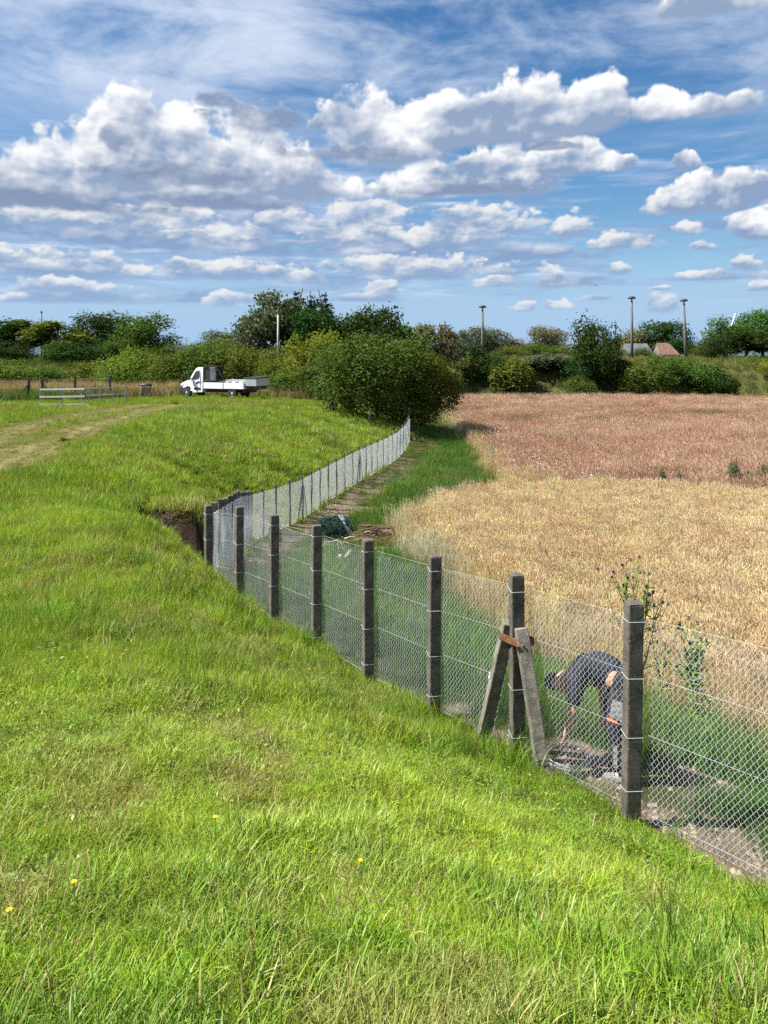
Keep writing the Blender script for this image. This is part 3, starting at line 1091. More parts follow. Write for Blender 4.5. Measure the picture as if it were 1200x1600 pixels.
# ------------------------------------------------------------------ grass, wheat and weeds
blade_mat = leafy('grass_blade', trans=0.34, gloss=0.014, rough=0.42, vary=0.30, attr='tint', scale=2.2)
straw_mat = leafy('straw', trans=0.25, gloss=0.008, vary=0.30, attr='tint', scale=1.2)
petal_mat = plain('white_petal', (0.78, 0.78, 0.72), (0.70, 0.70, 0.62), 30, 0.8)

LUSH = (0.200, 0.300, 0.030)
FRESH = (0.290, 0.390, 0.044)
DEEP = (0.095, 0.175, 0.024)
DRYG = (0.300, 0.275, 0.090)
STRAW = (0.52, 0.42, 0.20)
BLUEG = (0.060, 0.130, 0.030)


def wedge(n, r0, r1, a0, a1, power, seed):
    """random places in a sector, density falling as r**-power"""
    g = np.random.default_rng(seed)
    k = 2 - power
    u = g.random(n)
    r = (r0 ** k + u * (r1 ** k - r0 ** k)) ** (1 / k) if abs(k) > 1e-3 else r0 * (r1 / r0) ** u
    a = a0 + (a1 - a0) * g.random(n)
    return r * np.sin(a), r * np.cos(a), r, g


def tilted(n, g, s=0.18):
    return np.stack([g.normal(0, s, n), g.normal(0, s, n), g.random(n) * 6.283], 1)


def keep_clear(x, y, z):
    """1 where grass may stand"""
    return 1 - z['soil']


# --- meadow on the bank, in four rings of growing tufts
near_p = [blades(10 + k, 34, 0.075, 0.035, 0.105, 0.0032, 0.0075, 1.1, 0.75, 4, blade_mat, flat=0.08) for k in range(5)]
near_p += [blades(20 + k, 18, 0.06, 0.06, 0.14, 0.0030, 0.0065, 1.1, 0.65, 4, blade_mat, flat=0.08) for k in range(2)]
mid_p = [blades(30 + k, 44, 0.14, 0.05, 0.14, 0.004, 0.007, 0.7, 0.5, 3, blade_mat) for k in range(4)]
far_p = [blades(40 + k, 40, 0.30, 0.08, 0.22, 0.010, 0.018, 0.6, 0.5, 2, blade_mat) for k in range(4)]


def meadow(name, n, r0, r1, power, seed, protos, s0, s1, half=R(37)):
    x, y, r, g = wedge(n, r0, r1, -half, half, power, seed)
    z = zones(x, y)
    ok = (~z['field']) & (g.random(n) > z['soil'] * 0.97) & (y < 62)
    dn = np.abs((x - A_[0]) * nrm[0] + (y - A_[1]) * nrm[1])
    gap = fbm(x * 4.2 + 3, y * 4.2 + 1, 3)
    ok &= ~((gap < 0.40) & (g.random(n) < 0.72) & (r < 16))
    ok &= ~((z['track'] > 0.4) & (g.random(n) < 0.5))
    x, y, r = x[ok], y[ok], r[ok]
    z = {k: v[ok] for k, v in z.items()}
    m = len(x)
    n1 = fbm(x * 0.55, y * 0.55, 4); n2 = fbm(x * 2.3 + 7, y * 2.3, 3); n3 = fbm(x * 0.21 + 3, y * 0.21 + 5, 3)
    tint = lerp(np.tile(LUSH, (m, 1)), FRESH, sstep(n1, 0.42, 0.66))
    tint = lerp(tint, DEEP, sstep(n2, 0.58, 0.76) * 0.5)
    tint = lerp(tint, DRYG, sstep(n3, 0.56, 0.72) * 0.42 + sstep(fbm(x * 1.4 + 30, y * 1.4, 3), 0.64, 0.76) * 0.6)
    slope = sstep(x, -9, -4) * sstep(y, 17, 26)
    tint = lerp(tint, FRESH, slope * 0.6)
    stripes = 0.5 + 0.5 * np.sin((x * 0.55 + y * 0.83) * 1.5 + 3 * fbm(x * 0.2, y * 0.2, 3))
    tint = lerp(tint, (0.09, 0.15, 0.012), slope * sstep(stripes, 0.7, 1.0) * 0.55)
    tint = lerp(tint, (0.235, 0.235, 0.075), z['mown'] * 0.75)
    tint = lerp(tint, (0.31, 0.31, 0.16), z['track'] * 0.6)
    plate = sstep(y, 47, 52) * sstep(-x, 3, 7)
    tint = lerp(tint, (0.20, 0.29, 0.022), plate * 0.7)
    old = g.random(m) < 0.04 + 0.07 * sstep(n3, 0.5, 0.7)
    tint[old] = lerp(np.tile(STRAW, (old.sum(), 1)), DRYG, g.random(old.sum()))
    tint *= (0.82 + 0.36 * g.random(m))[:, None]
    sc = (s0 + (s1 - s0) * g.random(m)) * (0.72 + 0.66 * sstep(n2, 0.3, 0.75)) * (1 - 0.62 * z['mown']) * (1 - 0.25 * plate)
    scl = np.stack([sc, sc, sc * (0.85 + 0.4 * g.random(m))], 1)
    pts = np.stack([x, y, ground_z(x, y) - 0.008], 1)
    return scatter(name, pts, scl, tilted(m, g, 0.16), tint, g.integers(0, len(protos), m), protos, 'uneven fresh green grass covering the bank', 'grass')


meadow('grass', 56000, 1.1, 6.0, 0.9, 1, near_p, 0.62, 1.05, R(42))
meadow('grass', 38000, 5.5, 15, 1.2, 2, mid_p, 0.65, 1.1)
meadow('grass', 30000, 12.5, 32, 1.2, 3, far_p, 0.55, 0.95)
meadow('grass', 30000, 30, 62, 1.2, 4, far_p, 0.8, 1.4)

# --- broad leaved herbs between the grass
def herb(seed, n, rad, ls, h):
    r = np.random.default_rng(seed)
    V, Fc = [], []
    for i in range(n):
        a, d = r.random() * 6.283, rad * math.sqrt(r.random())
        c = np.array([d * math.cos(a), d * math.sin(a), h * (0.3 + 0.7 * r.random())])
        nn = unit(np.array([r.normal(0, 0.45), r.normal(0, 0.45), 1.0]))
        t1 = unit(np.cross(nn, [math.cos(a * 3), math.sin(a * 3), 0.1])); t2 = np.cross(nn, t1)
        s_ = ls * (0.6 + 0.7 * r.random())
        b = len(V)
        V += [c - t1 * s_, c - t2 * s_ * 0.45 - t1 * 0.1 * s_ + nn * 0.12 * s_, c + t1 * s_, c + t2 * s_ * 0.45 - t1 * 0.1 * s_ + nn * 0.12 * s_]
        Fc.append((b, b + 1, b + 2, b + 3))
    return raw_mesh('herb', V, Fc, blade_mat)


herb_p = [herb(50 + k, 22, 0.09, 0.007 + 0.002 * k, 0.07) for k in range(4)]
x, y, r, g = wedge(9000, 1.2, 16, -R(40), R(40), 1.1, 60)
z = zones(x, y)
cl = fbm(x * 0.8 + 11, y * 0.8 + 3, 4)
ok = ~z['field'] & (cl > 0.50) & (z['soil'] < 0.8)
x, y, cl = x[ok], y[ok], cl[ok]; m = len(x)
tint = lerp(np.tile((0.13, 0.22, 0.020), (m, 1)), (0.20, 0.28, 0.030), g.random(m))
sc = (0.7 + 0.6 * g.random(m)) * np.clip(0.55 + r[ok] * 0.09, 0.6, 1.3)
scatter('clover', np.stack([x, y, ground_z(x, y)], 1), np.stack([sc, sc, sc], 1), tilted(m, g, 0.1), tint, g.integers(0, 4, m), herb_p, 'small round leaved herbs between the meadow grass', 'herbs')

# --- loose straw stalks and seed heads standing in the meadow
def stalks(seed, n, rad, h0, h1, mat, ear=0.05, earw=0.010, stem=0.0035, leanv=0.25, ears=5):
    r = np.random.default_rng(seed)
    V, Fc = [], []
    for i in range(n):
        a, d = r.random() * 6.283, rad * math.sqrt(r.random())
        p0 = np.array([d * math.cos(a), d * math.sin(a), 0.0])
        hd = r.random() * 6.283
        L = h0 + (h1 - h0) * r.random(); th = leanv * r.random() + 0.03
        dv = np.array([math.cos(hd) * math.sin(th), math.sin(hd) * math.sin(th), math.cos(th)])
        p1 = p0 + dv * L
        fa = r.random() * 3.14
        sd = np.array([math.cos(fa), math.sin(fa), 0])
        b = len(V)
        V += [p0 - sd * stem / 2, p0 + sd * stem / 2, p1 + sd * stem / 2, p1 - sd * stem / 2]
        Fc.append((b, b + 1, b + 2, b + 3))
        if ear:
            bend = unit(dv + np.array([math.cos(hd), math.sin(hd), -0.2]) * r.uniform(0.1, 0.9))
            p2 = p1 + bend * ear * r.uniform(0.8, 1.25)
            pm = (p1 + p2) / 2
            for s2 in (sd, np.cross(sd, dv)):
                b = len(V)
                V += [p1 - dv * 0.01, pm - s2 * earw / 2, p2, pm + s2 * earw / 2]
                Fc.append((b, b + 1, b + 2, b + 3))
    return raw_mesh('stalks', V, Fc, mat)


dry_p = [stalks(70 + k, 9, 0.10, 0.08, 0.22, straw_mat, 0.05, 0.006, 0.0028, 0.5) for k in range(3)]
x, y, r, g = wedge(2600, 1.4, 34, -R(38), R(38), 1.3, 71)
z = zones(x, y)
cl = fbm(x * 0.7 + 21, y * 0.7 + 31, 3)
ok = ~z['field'] & ((cl > 0.60) | (g.random(len(x)) < 0.05)) & (z['soil'] < 0.5) & (z['mown'] < 0.4)
x, y, r = x[ok], y[ok], r[ok]; m = len(x)
hx = [gp(u, v, zz)[:2] for u, v, zz in [(395, 1300, 3.75), (535, 1500, 4.1), (165, 880, 3.5), (200, 960, 3.55), (240, 870, 3.45), (20, 900, 3.55), (1010, 1400, 3.6), (200, 1000, 3.6), (585, 1440, 4.0)]]
ex = np.concatenate([np.array(h)[None] + g.normal(0, 0.10 + 0.012 * np.hypot(*h), (12, 2)) for h in hx])
x = np.concatenate([x, ex[:, 0]]); y = np.concatenate([y, ex[:, 1]]); m = len(x)
tint = lerp(np.tile(STRAW, (m, 1)), (0.33, 0.30, 0.12), g.random(m))
sc = (0.5 + 0.55 * g.random(m)) * np.clip(0.55 + 0.08 * np.hypot(x, y), 0.6, 1.2)
scatter('straw_stalks', np.stack([x, y, ground_z(x, y)], 1), np.stack([sc, sc, sc], 1), tilted(m, g, 0.2), tint, g.integers(0, 3, m), dry_p, 'dry straw coloured stalks scattered in the meadow', 'dry stalks')

# --- rank tufts: darker taller grass at the left, by the fence foot and lower right
tuft_p = [blades(80 + k, 46, 0.13, 0.16, 0.36, 0.004, 0.008, 0.9, 0.35, 4, blade_mat) for k in range(3)]
spots = [(30, 1000, 3.66, 0.55, 40), (75, 960, 3.62, 0.5, 24), (1150, 1490, 3.9, 0.18, 10), (1120, 1545, 4.0, 0.15, 8), (1175, 1440, 3.75, 0.15, 7), (620, 1150, 3.1, 0.4, 10), (850, 1240, 2.7, 0.15, 4),
         (760, 1185, 2.6, 0.25, 8), (800, 1205, 2.6, 0.2, 6), (215, 850, 3.4, 0.35, 10), (222, 780, 3.4, 0.4, 10), (200, 690, 2.95, 0.5, 10), (480, 1020, 2.9, 0.35, 8), (400, 960, 2.95, 0.4, 10)]
xs = []
g = np.random.default_rng(82)
for u, v, zz, sp, n in spots:
    c = gp(u, v, zz)
    xs.append(g.normal(0, sp, (n, 2)) + np.array(c[:2]))
for i in range(NEAR0 - 2, NN):                                  # ragged growth left round the posts
    xs.append(near_tops[i, :2] - nrm * 0.16 + g.normal(0, 0.16, (4, 2)))
xs = np.concatenate(xs); m = len(xs)
tint = lerp(np.tile((0.075, 0.165, 0.022), (m, 1)), LUSH, g.random(m))
sc = 0.5 + 0.5 * g.random(m)
fz = zones(xs[:, 0], xs[:, 1])
sc *= np.where(fz['field'], 0.55, 1.0)
scatter('rank_grass', np.stack([xs[:, 0], xs[:, 1], ground_z(xs[:, 0], xs[:, 1])], 1), np.stack([sc, sc, sc], 1), tilted(m, g, 0.12), tint, g.integers(0, 3, m), tuft_p, 'taller dark green tufts in the meadow', 'grass')

# --- the strip between fence and crops
strip_p = [blades(90 + k, 44, 0.26, 0.22, 0.55, 0.008, 0.015, 0.8, 0.4, 3, blade_mat) for k in range(4)]


def strip(name, n, r0, r1, a0, a1, seed, keep, tintf, scf, protos, label, cat, power=1.0):
    x, y, r, g = wedge(n, r0, r1, a0, a1, power, seed)
    z = zones(x, y)
    ok = keep(x, y, r, z, g)
    x, y, r = x[ok], y[ok], r[ok]
    z = {k: v[ok] for k, v in z.items()}
    m = len(x)
    tint = tintf(x, y, z, g) * (0.8 + 0.4 * g.random(m))[:, None]
    sc = scf(x, y, z, g)
    scl = np.stack([sc, sc, sc * (0.8 + 0.4 * g.random(m))], 1)
    return scatter(name, np.stack([x, y, ground_z(x, y) - 0.02], 1), scl, tilted(m, g, 0.12), tint, g.integers(0, len(protos), m), protos, label, cat)


fl = np.array(fence_line)
def off_fence(x, y): return dist_line(fence_line, x, y)
crop_edge = wheat_poly[:11] + pink_poly[3:9]
def edge_d(x, y): return dist_line(wheat_poly[:10], x, y)
def edge_p(x, y): return dist_line(pink_poly[2:9], x, y)


def strip_tint(x, y, z, g):
    n = fbm(x * 0.5, y * 0.5, 4)
    t = lerp(np.tile((0.070, 0.150, 0.022), (len(x), 1)), (0.105, 0.185, 0.025), sstep(n, 0.4, 0.65))
    t = lerp(t, (0.24, 0.20, 0.085), sstep(fbm(x + 9, y + 4, 3), 0.58, 0.74) * 0.5)
    e = np.minimum(edge_d(x, y), edge_p(x, y))
    return lerp(t, (0.38, 0.29, 0.125), sstep(-e, -1.7, -0.35) * sstep(fbm(x * 0.8 + 2, y * 0.8, 3), 0.30, 0.55))


strip('field_grass', 34000, 4.5, 62, -R(12), R(38), 91,
      lambda x, y, r, z, g: z['field'] & ~z['wheat'] & ~z['pink'] & (g.random(len(x)) > z['soil'] * 0.96) & (off_fence(x, y) > 0.32) & (np.hypot(x - 1.95, y - 6.0) > 0.55),
      strip_tint, lambda x, y, z, g: (0.55 + 0.5 * g.random(len(x))) * (0.42 + 0.72 * sstep(off_fence(x, y), 0.3, 2.4)) * (0.72 + 0.5 * fbm(x * 0.6, y * 0.6, 3)),
      strip_p, 'rank green grass on the field side of the fence', 'grass', 1.25)
edge_p_ = [stalks(100 + k, 34, 0.28, 0.45, 0.95, straw_mat, 0.10, 0.012, 0.006, 0.4) for k in range(4)]
strip('straw_margin', 22000, 6, 80, -R(6), R(36), 101,
      lambda x, y, r, z, g: z['field'] & ~z['wheat'] & ~z['pink'] & (z['soil'] < 0.3) & (np.minimum(edge_d(x, y), edge_p(x, y) + 0.3) < 0.55 + 2.6 * fbm(x * 0.5 + 5, y * 0.5, 3) ** 2),
      lambda x, y, z, g: lerp(lerp(np.tile((0.56, 0.46, 0.25), (len(x), 1)), (0.48, 0.36, 0.16), g.random(len(x))), (0.50, 0.47, 0.33), sstep(fbm(x * 0.35, y * 0.35 + 8, 2), 0.52, 0.7)),
      lambda x, y, z, g: 0.6 + 0.45 * g.random(len(x)), edge_p_, 'dry straw grass along the edge of the crops', 'dry grass', 1.1)

# --- wheat
wheat_p = [stalks(110 + k, 46, 0.27, 0.66, 0.84, straw_mat, 0.085, 0.017, 0.005, 0.22) for k in range(5)]
strip('wheat', 16000, 10, 36, R(-4), R(37), 111,
      lambda x, y, r, z, g: z['wheat'],
      lambda x, y, z, g: lerp(lerp(np.tile((0.60, 0.48, 0.305), (len(x), 1)), (0.56, 0.42, 0.245), sstep(fbm(x * 0.6, y * 0.6, 3), 0.4, 0.7)), (0.64, 0.52, 0.33), g.random(len(x)) * 0.7),
      lambda x, y, z, g: (0.84 + 0.2 * g.random(len(x))) * (0.92 + 0.16 * fbm(x * 0.3, y * 0.3, 2)), wheat_p, 'ripe golden wheat standing in the field', 'wheat', 0.6)

# --- pinkish ripe grass beyond the wheat, with chamomile
pink_p = [stalks(120 + k, 60, 0.5, 0.35, 0.66, straw_mat, 0.15, 0.018, 0.005, 0.35) for k in range(4)]
strip('ripe_grass', 26000, 26, 110, R(-2), R(36), 121,
      lambda x, y, r, z, g: z['pink'],
      lambda x, y, z, g: lerp(lerp(np.tile((0.46, 0.295, 0.210), (len(x), 1)), (0.52, 0.365, 0.265), sstep(fbm(x * 0.22, y * 0.22, 4), 0.38, 0.66)), (0.20, 0.17, 0.075), sstep(fbm(x * 0.16 + 4, y * 0.4, 4), 0.60, 0.74) * 0.7),
      lambda x, y, z, g: 0.75 + 0.6 * g.random(len(x)), pink_p, 'pinkish brown ripe grass covering the farther field', 'grass', 1.25)


def daisies(seed, n, rad, h, s):
    r = np.random.default_rng(seed)
    V, Fc = [], []
    for i in range(n):
        c = np.array([r.normal(0, rad), r.normal(0, rad), h * (0.75 + 0.4 * r.random())])
        nn = unit(np.array([r.normal(0, 0.4), r.normal(0, 0.4), 1.0])); t1 = unit(np.cross(nn, [1, 0.2, 0])); t2 = np.cross(nn, t1)
        b = len(V)
        V += [c + s * (t1 * math.cos(k * 1.0472) + t2 * math.sin(k * 1.0472)) for k in range(6)]
        Fc.append((b, b + 1, b + 2, b + 3)); Fc.append((b, b + 3, b + 4, b + 5))
    return raw_mesh('daisies', V, Fc, petal_mat)


dz_p = [daisies(130 + k, 30, 0.45, 0.60, 0.023) for k in range(3)]
strip('chamomile', 9000, 28, 108, R(-2), R(36), 131,
      lambda x, y, r, z, g: z['pink'] & (g.random(len(x)) < 0.02 + 0.9 * sstep(fbm(x * 0.16 + 31, y * 0.30 + 7, 4), 0.56, 0.70) * sstep(-x / np.maximum(y, 1), -0.42, -0.1) + 0.75 * sstep(y, 88, 100) + 0.45 * sstep(-edge_p(x, y), -5, -1) * (y > 36)),
      lambda x, y, z, g: np.ones((len(x), 3)), lambda x, y, z, g: 0.7 + 0.5 * g.random(len(x)), dz_p, 'white chamomile flowers dotted through the ripe grass', 'flowers', 0.8)

# --- rough growth on the old railway bank and on the level ground before it
bank_p = [blades(140 + k, 44, 0.65, 0.5, 1.25, 0.03, 0.06, 0.6, 0.3, 2, blade_mat) for k in range(4)]
strip('bank_grass', 16000, 62, 150, -R(36), R(36), 141,
      lambda x, y, r, z, g: ~z['pink'] & ~z['wheat'],
      lambda x, y, z, g: lerp(lerp(lerp(np.tile((0.085, 0.125, 0.022), (len(x), 1)), (0.15, 0.165, 0.045), sstep(fbm(x * 0.12, y * 0.12, 4), 0.42, 0.62)), (0.28, 0.21, 0.09), sstep(fbm(x * 0.10 + 13, y * 0.2 + 3, 4), 0.54, 0.70) * 0.8), (0.36, 0.26, 0.13), sstep(y, 62, 66) * (1 - sstep(y, 79, 83)) * sstep(-x, 7, 11) * 0.85),
      lambda x, y, z, g: 0.55 + 0.5 * g.random(len(x)), bank_p, 'rough grass and weeds on the old embankment', 'grass', 1.0)
# ------------------------------------------------------------------ trees and shrubs
bark = plain('bark', (0.075, 0.058, 0.042), (0.13, 0.105, 0.08), 14.0, 0.9, 0, 0.6, spec=0.1)
LEAF = {
    'thick': leafy('thicket_leaf', (0.070, 0.100, 0.020), 0.28, 0.0, 0.30, scale=0.8),
    'dark': leafy('dark_leaf', (0.033, 0.062, 0.016), 0.28, 0.0, 0.30, scale=0.6),
    'mid': leafy('mid_leaf', (0.068, 0.118, 0.024), 0.30, 0.0, 0.30, scale=0.6),
    'olive': leafy('olive_leaf', (0.106, 0.139, 0.026), 0.30, 0.0, 0.28, scale=0.6),
    'bright': leafy('bright_leaf', (0.153, 0.189, 0.028), 0.34, 0.0, 0.28, scale=0.6),
    'grey': leafy('grey_leaf', (0.104, 0.132, 0.073), 0.25, 0.0, 0.25, scale=0.6),
    'conifer': leafy('conifer_needle', (0.026, 0.047, 0.019), 0.12, 0.0, 0.25, scale=0.6),
    'copper': leafy('copper_leaf', (0.071, 0.045, 0.035), 0.2, 0.0, 0.2, scale=0.6),
    'tan': leafy('seed_hung_leaf', (0.159, 0.156, 0.071), 0.28, 0.0, 0.3, scale=0.6),
}


def crown_mesh(name, lobes, n, per, spread, leaf, seed, mat, droop=0.0, up=0.35, shell=0.55, flat=1.0, tris=False):
    """leaves in sprays spread over and through a set of lobes (cx, cy, cz, rx, ry, rz)"""
    r = np.random.default_rng(seed)
    lb = np.array([l if len(l) == 6 else (*l[:3], l[3], l[3], l[3]) for l in lobes], float)
    vol = (lb[:, 3] * lb[:, 4] * lb[:, 5]) ** 0.75
    which = r.choice(len(lb), n, p=vol / vol.sum())
    d = unit(r.normal(0, 1, (n, 3)))
    rad = shell + (1.06 - shell) * r.random(n) ** 0.6
    rad *= 1 + 0.16 * (fbm(d[:, 0] * 2.2 + which * 3.1, d[:, 1] * 2.2 + d[:, 2] * 1.7, 3) - 0.5) * 2
    c = lb[which, :3] + d * lb[which, 3:] * rad[:, None]
    # drop the sprays buried deep in another lobe
    dd = ((c[:, None] - lb[None, :, :3]) / lb[None, :, 3:]) ** 2
    deep = np.sqrt(dd.sum(-1)).min(1)
    ok = (deep > shell * 0.9) & (c[:, 2] > 0.01)
    c, d = c[ok], d[ok]
    m = len(c)
    k = per
    off = r.normal(0, 1, (m, k, 3)) * spread * np.array([1, 1, flat])
    P_ = c[:, None] + off
    if droop:
        P_[:, :, 2] -= np.abs(r.normal(0, droop, (m, k)))
    P_[:, :, 2] = np.maximum(P_[:, :, 2], 0.004)
    nrm_ = unit(d[:, None] * 0.7 + np.array([0, 0, up]) + r.normal(0, 0.62, (m, k, 3)))
    t1 = unit(np.cross(nrm_, unit(r.normal(0, 1, (m, k, 3)))))
    if droop: t1 = unit(t1 * 0.5 + np.array([0, 0, -0.8])); nrm_ = unit(np.cross(t1, unit(r.normal(0, 1, (m, k, 3)))))
    t2 = np.cross(nrm_, t1)
    s = leaf * (0.6 + 0.8 * r.random((m, k, 1)))
    a = P_ - t1 * s; b = P_ + t2 * s * 0.5; cc = P_ + t1 * s; e = P_ - t2 * s * 0.5
    V = np.stack([a, b, cc, e], 2).reshape(-1, 3)
    F = np.arange(len(V)).reshape(-1, 4)
    return raw_mesh(name, V, F, mat)


def trunk_mesh(name, h, r0, limbs, seed, lean=0.03):
    r = random.Random(seed)
    mb = MB()
    pts = [(r.uniform(-lean, lean) * i / 5, r.uniform(-lean, lean) * i / 5, h * i / 5 - (0.04 if i == 0 else 0)) for i in range(6)]
    mb.tube(pts, [r0 * (1.25 if i == 0 else 1 - 0.13 * i) for i in range(6)], 7)
    for (x, y, z, rr) in limbs:
        b = h * r.uniform(0.45, 0.9)
        i = min(4, int(b / h * 5))
        p0 = np.array(pts[i])
        p2 = np.array([x, y, z])
        pm = (p0 + p2) / 2 + np.array([0, 0, -0.04])
        mb.tube([p0, pm, p2], [r0 * 0.5, r0 * 0.32, r0 * 0.1], 5)
    return mb.mesh(name, bark, True)


def rl(seed, n, cx, cz, rx, rz, s0, s1, ry=None):
    """random lobes filling an ellipsoid"""
    r = np.random.default_rng(seed)
    out = []
    while len(out) < n:
        p = r.uniform(-1, 1, 3)
        if (p ** 2).sum() > 1: continue
        s = r.uniform(s0, s1)
        out.append((cx + p[0] * rx, p[1] * (ry or rx), max(cz + p[2] * rz, s * 0.7), s * 1.1, s * 1.1, s * 0.9))
    return out


KIND = {}
def kind(key, lobes, n, per, spread, leaf, seed, th, r0, **kw):
    cm = crown_mesh('crown', lobes, n, per, spread, leaf, seed, LEAF['mid'], **kw)
    lim = [l[:3] + (0,) for l in lobes[:7]]
    z = np.array([v.co.z for v in cm.vertices]); x = np.array([v.co.x for v in cm.vertices])
    KIND[key] = (cm, trunk_mesh('trunk', th, r0, lim, seed), float(np.quantile(z, 0.996)), float(np.quantile(x, 0.99) - np.quantile(x, 0.01)))


# all about one unit tall
kind('broad_a', rl(1, 15, 0, 0.60, 0.30, 0.27, 0.11, 0.20), 700, 12, 0.042, 0.020, 1, 0.62, 0.026)
kind('broad_b', rl(2, 18, 0, 0.58, 0.36, 0.28, 0.09, 0.17), 700, 12, 0.038, 0.020, 2, 0.6, 0.026)
kind('broad_c', rl(3, 11, 0, 0.62, 0.25, 0.30, 0.10, 0.17), 520, 12, 0.040, 0.022, 3, 0.66, 0.022)
kind('loose', rl(4, 20, 0, 0.56, 0.34, 0.36, 0.05, 0.12), 420, 12, 0.034, 0.022, 4, 0.8, 0.018)
kind('birch', rl(5, 22, 0, 0.58, 0.26, 0.36, 0.05, 0.10), 620, 12, 0.030, 0.019, 5, 0.85, 0.016, droop=0.05)
kind('shrub_a', rl(6, 14, 0, 0.40, 0.42, 0.34, 0.16, 0.30), 700, 12, 0.050, 0.022, 6, 0.4, 0.02)
kind('shrub_b', rl(7, 18, 0, 0.42, 0.50, 0.36, 0.12, 0.24), 700, 12, 0.045, 0.022, 7, 0.4, 0.02)
kind('shrub_c', rl(8, 10, 0, 0.44, 0.36, 0.40, 0.14, 0.26), 600, 12, 0.050, 0.023, 8, 0.4, 0.02)
sp_l = []
_r = random.Random(9)
for k in range(13):
    z = 0.12 + 0.86 * k / 12
    w = 0.21 * (1 - k / 12.6) ** 0.85 + 0.008
    for j in range(5 if k < 10 else 2):
        a_ = _r.random() * 6.283
        sp_l.append((math.cos(a_) * w * 0.62, math.sin(a_) * w * 0.62, z - 0.02, w * 0.55, w * 0.55, 0.022))
kind('spruce', sp_l, 760, 9, 0.014, 0.016, 9, 0.96, 0.016, shell=0.2)

# the big pair of shrubs at the end of the fence has finer leaves
kind('thicket_a', rl(11, 30, 0, 0.44, 0.46, 0.42, 0.12, 0.24, 0.40), 1700, 14, 0.036, 0.0145, 11, 0.45, 0.018)
kind('thicket_b', rl(12, 24, 0, 0.42, 0.44, 0.40, 0.12, 0.24, 0.40), 1400, 14, 0.036, 0.0155, 12, 0.45, 0.018)
# upright willowy shrub
us = [(0.16 * math.cos(k * 2.4) * (k % 5) / 3, 0.16 * math.sin(k * 2.4) * (k % 5) / 3, 0.34 + 0.05 * (k % 4), 0.13, 0.13, 0.36 + 0.04 * (k % 3)) for k in range(12)]
kind('upright', us, 760, 12, 0.03, 0.022, 13, 0.5, 0.014, up=0.1, flat=2.2)

_rng_t = random.Random(21)


def tree(name, key, leaf, u, v_top, width, depth, label, cat, group=None, v_base=None):
    """one tree; u, top and width as they show from the bank, depth in metres"""
    cm, tm, zt, wd = KIND[key]
    p = at(u, v_top, depth)
    x, y = p[0], p[1]
    zb = gz(x, y) - 0.05
    if v_base is not None:
        zb = min(zb, at(u, v_base, depth)[2])
    H = p[2] - zb
    Wm = width * 1.14 / FOCAL * depth
    root = empty(name, (x, y, zb), _rng_t.uniform(0, 6.283))
    root.scale = (Wm / wd, Wm / wd, H / zt)
    c = link('crown', cm, root)
    c.material_slots[0].link = 'OBJECT'
    c.material_slots[0].material = LEAF[leaf]
    link('trunk', tm, root)
    return tag(root, label, cat, group)


T_ = lambda *a, **k: tree('tree', *a, **k)
S_ = lambda *a, **k: tree('shrub', *a, **k)
GT, GS = 'trees along the old embankment', 'shrubs below the old embankment'

# left side, on the embankment
T_('broad_c', 'dark', -30, 500, 90, 97, 'dark tree cut by the left edge of the view', 'tree', GT)
T_('loose', 'mid', 22, 500, 75, 99, 'ragged open crowned tree near the left edge, left of the thin mast', 'tree', GT)
T_('loose', 'olive', 70, 502, 80, 96, 'pale leaved young tree with the thin mast rising out of its top', 'tree', GT)
T_('broad_a', 'dark', 160, 489, 84, 100, 'dark green round tree, darker of the pair standing against the sky left of the truck', 'tree', GT)
T_('broad_b', 'mid', 222, 491, 80, 97, 'grey green tree touching the dark round tree on its right side', 'tree', GT)
T_('shrub_b', 'dark', 12, 530, 90, 95, 'dark bushy growth under the ragged tree at the left edge', 'tree', GT)
for k, (u, vt_, w, lf, lab) in enumerate([(98, 538, 80, 'mid', 'low bush at the embankment top just right of the mast tree'), (142, 529, 88, 'dark', 'dark low bush beneath the dark round tree'),
                                          (196, 527, 88, 'mid', 'low bush at the embankment top under the grey green tree'), (248, 536, 80, 'mid', 'low bush on the skyline right of the grey green tree'), (290, 546, 76, 'olive', 'low olive bush on the skyline under the roof aerial'),
                                          (335, 528, 78, 'olive', 'loose olive bush on the skyline above the truck cab')]):
    S_('shrub_a' if k % 2 else 'shrub_b', lf, u, vt_, w, 94, lab, 'shrub', GT)
# left side, foot of the embankment
S_('shrub_a', 'olive', 14, 562, 96, 80, 'dark olive shrub at the left edge behind the wire fence', 'shrub', GS)
S_('shrub_b', 'mid', 66, 574, 70, 82, 'low shrub above the wire fence posts at the left', 'shrub', GS)
S_('shrub_c', 'olive', 128, 566, 72, 83, 'low shrub above the pale metal frame', 'shrub', GS)
S_('shrub_a', 'bright', 198, 543, 86, 79, 'yellow green shrub, brightest one left of the truck', 'shrub', GS)
S_('shrub_b', 'olive', 262, 552, 96, 79, 'olive shrub between the yellow green shrub and the truck cab', 'shrub', GS)
S_('shrub_b', 'mid', 322, 538, 112, 80, 'broad dull green shrub directly behind the truck cab', 'shrub', GS)
S_('shrub_a', 'olive', 378, 540, 88, 79, 'rounded green shrub behind the truck bed', 'shrub', GS)
S_('shrub_b', 'olive', 432, 562, 80, 76, 'low shrub to the right of the truck tail', 'shrub', GS)
S_('shrub_c', 'mid', 470, 572, 90, 66, 'low shrub spreading left of the big thicket', 'shrub', GS)
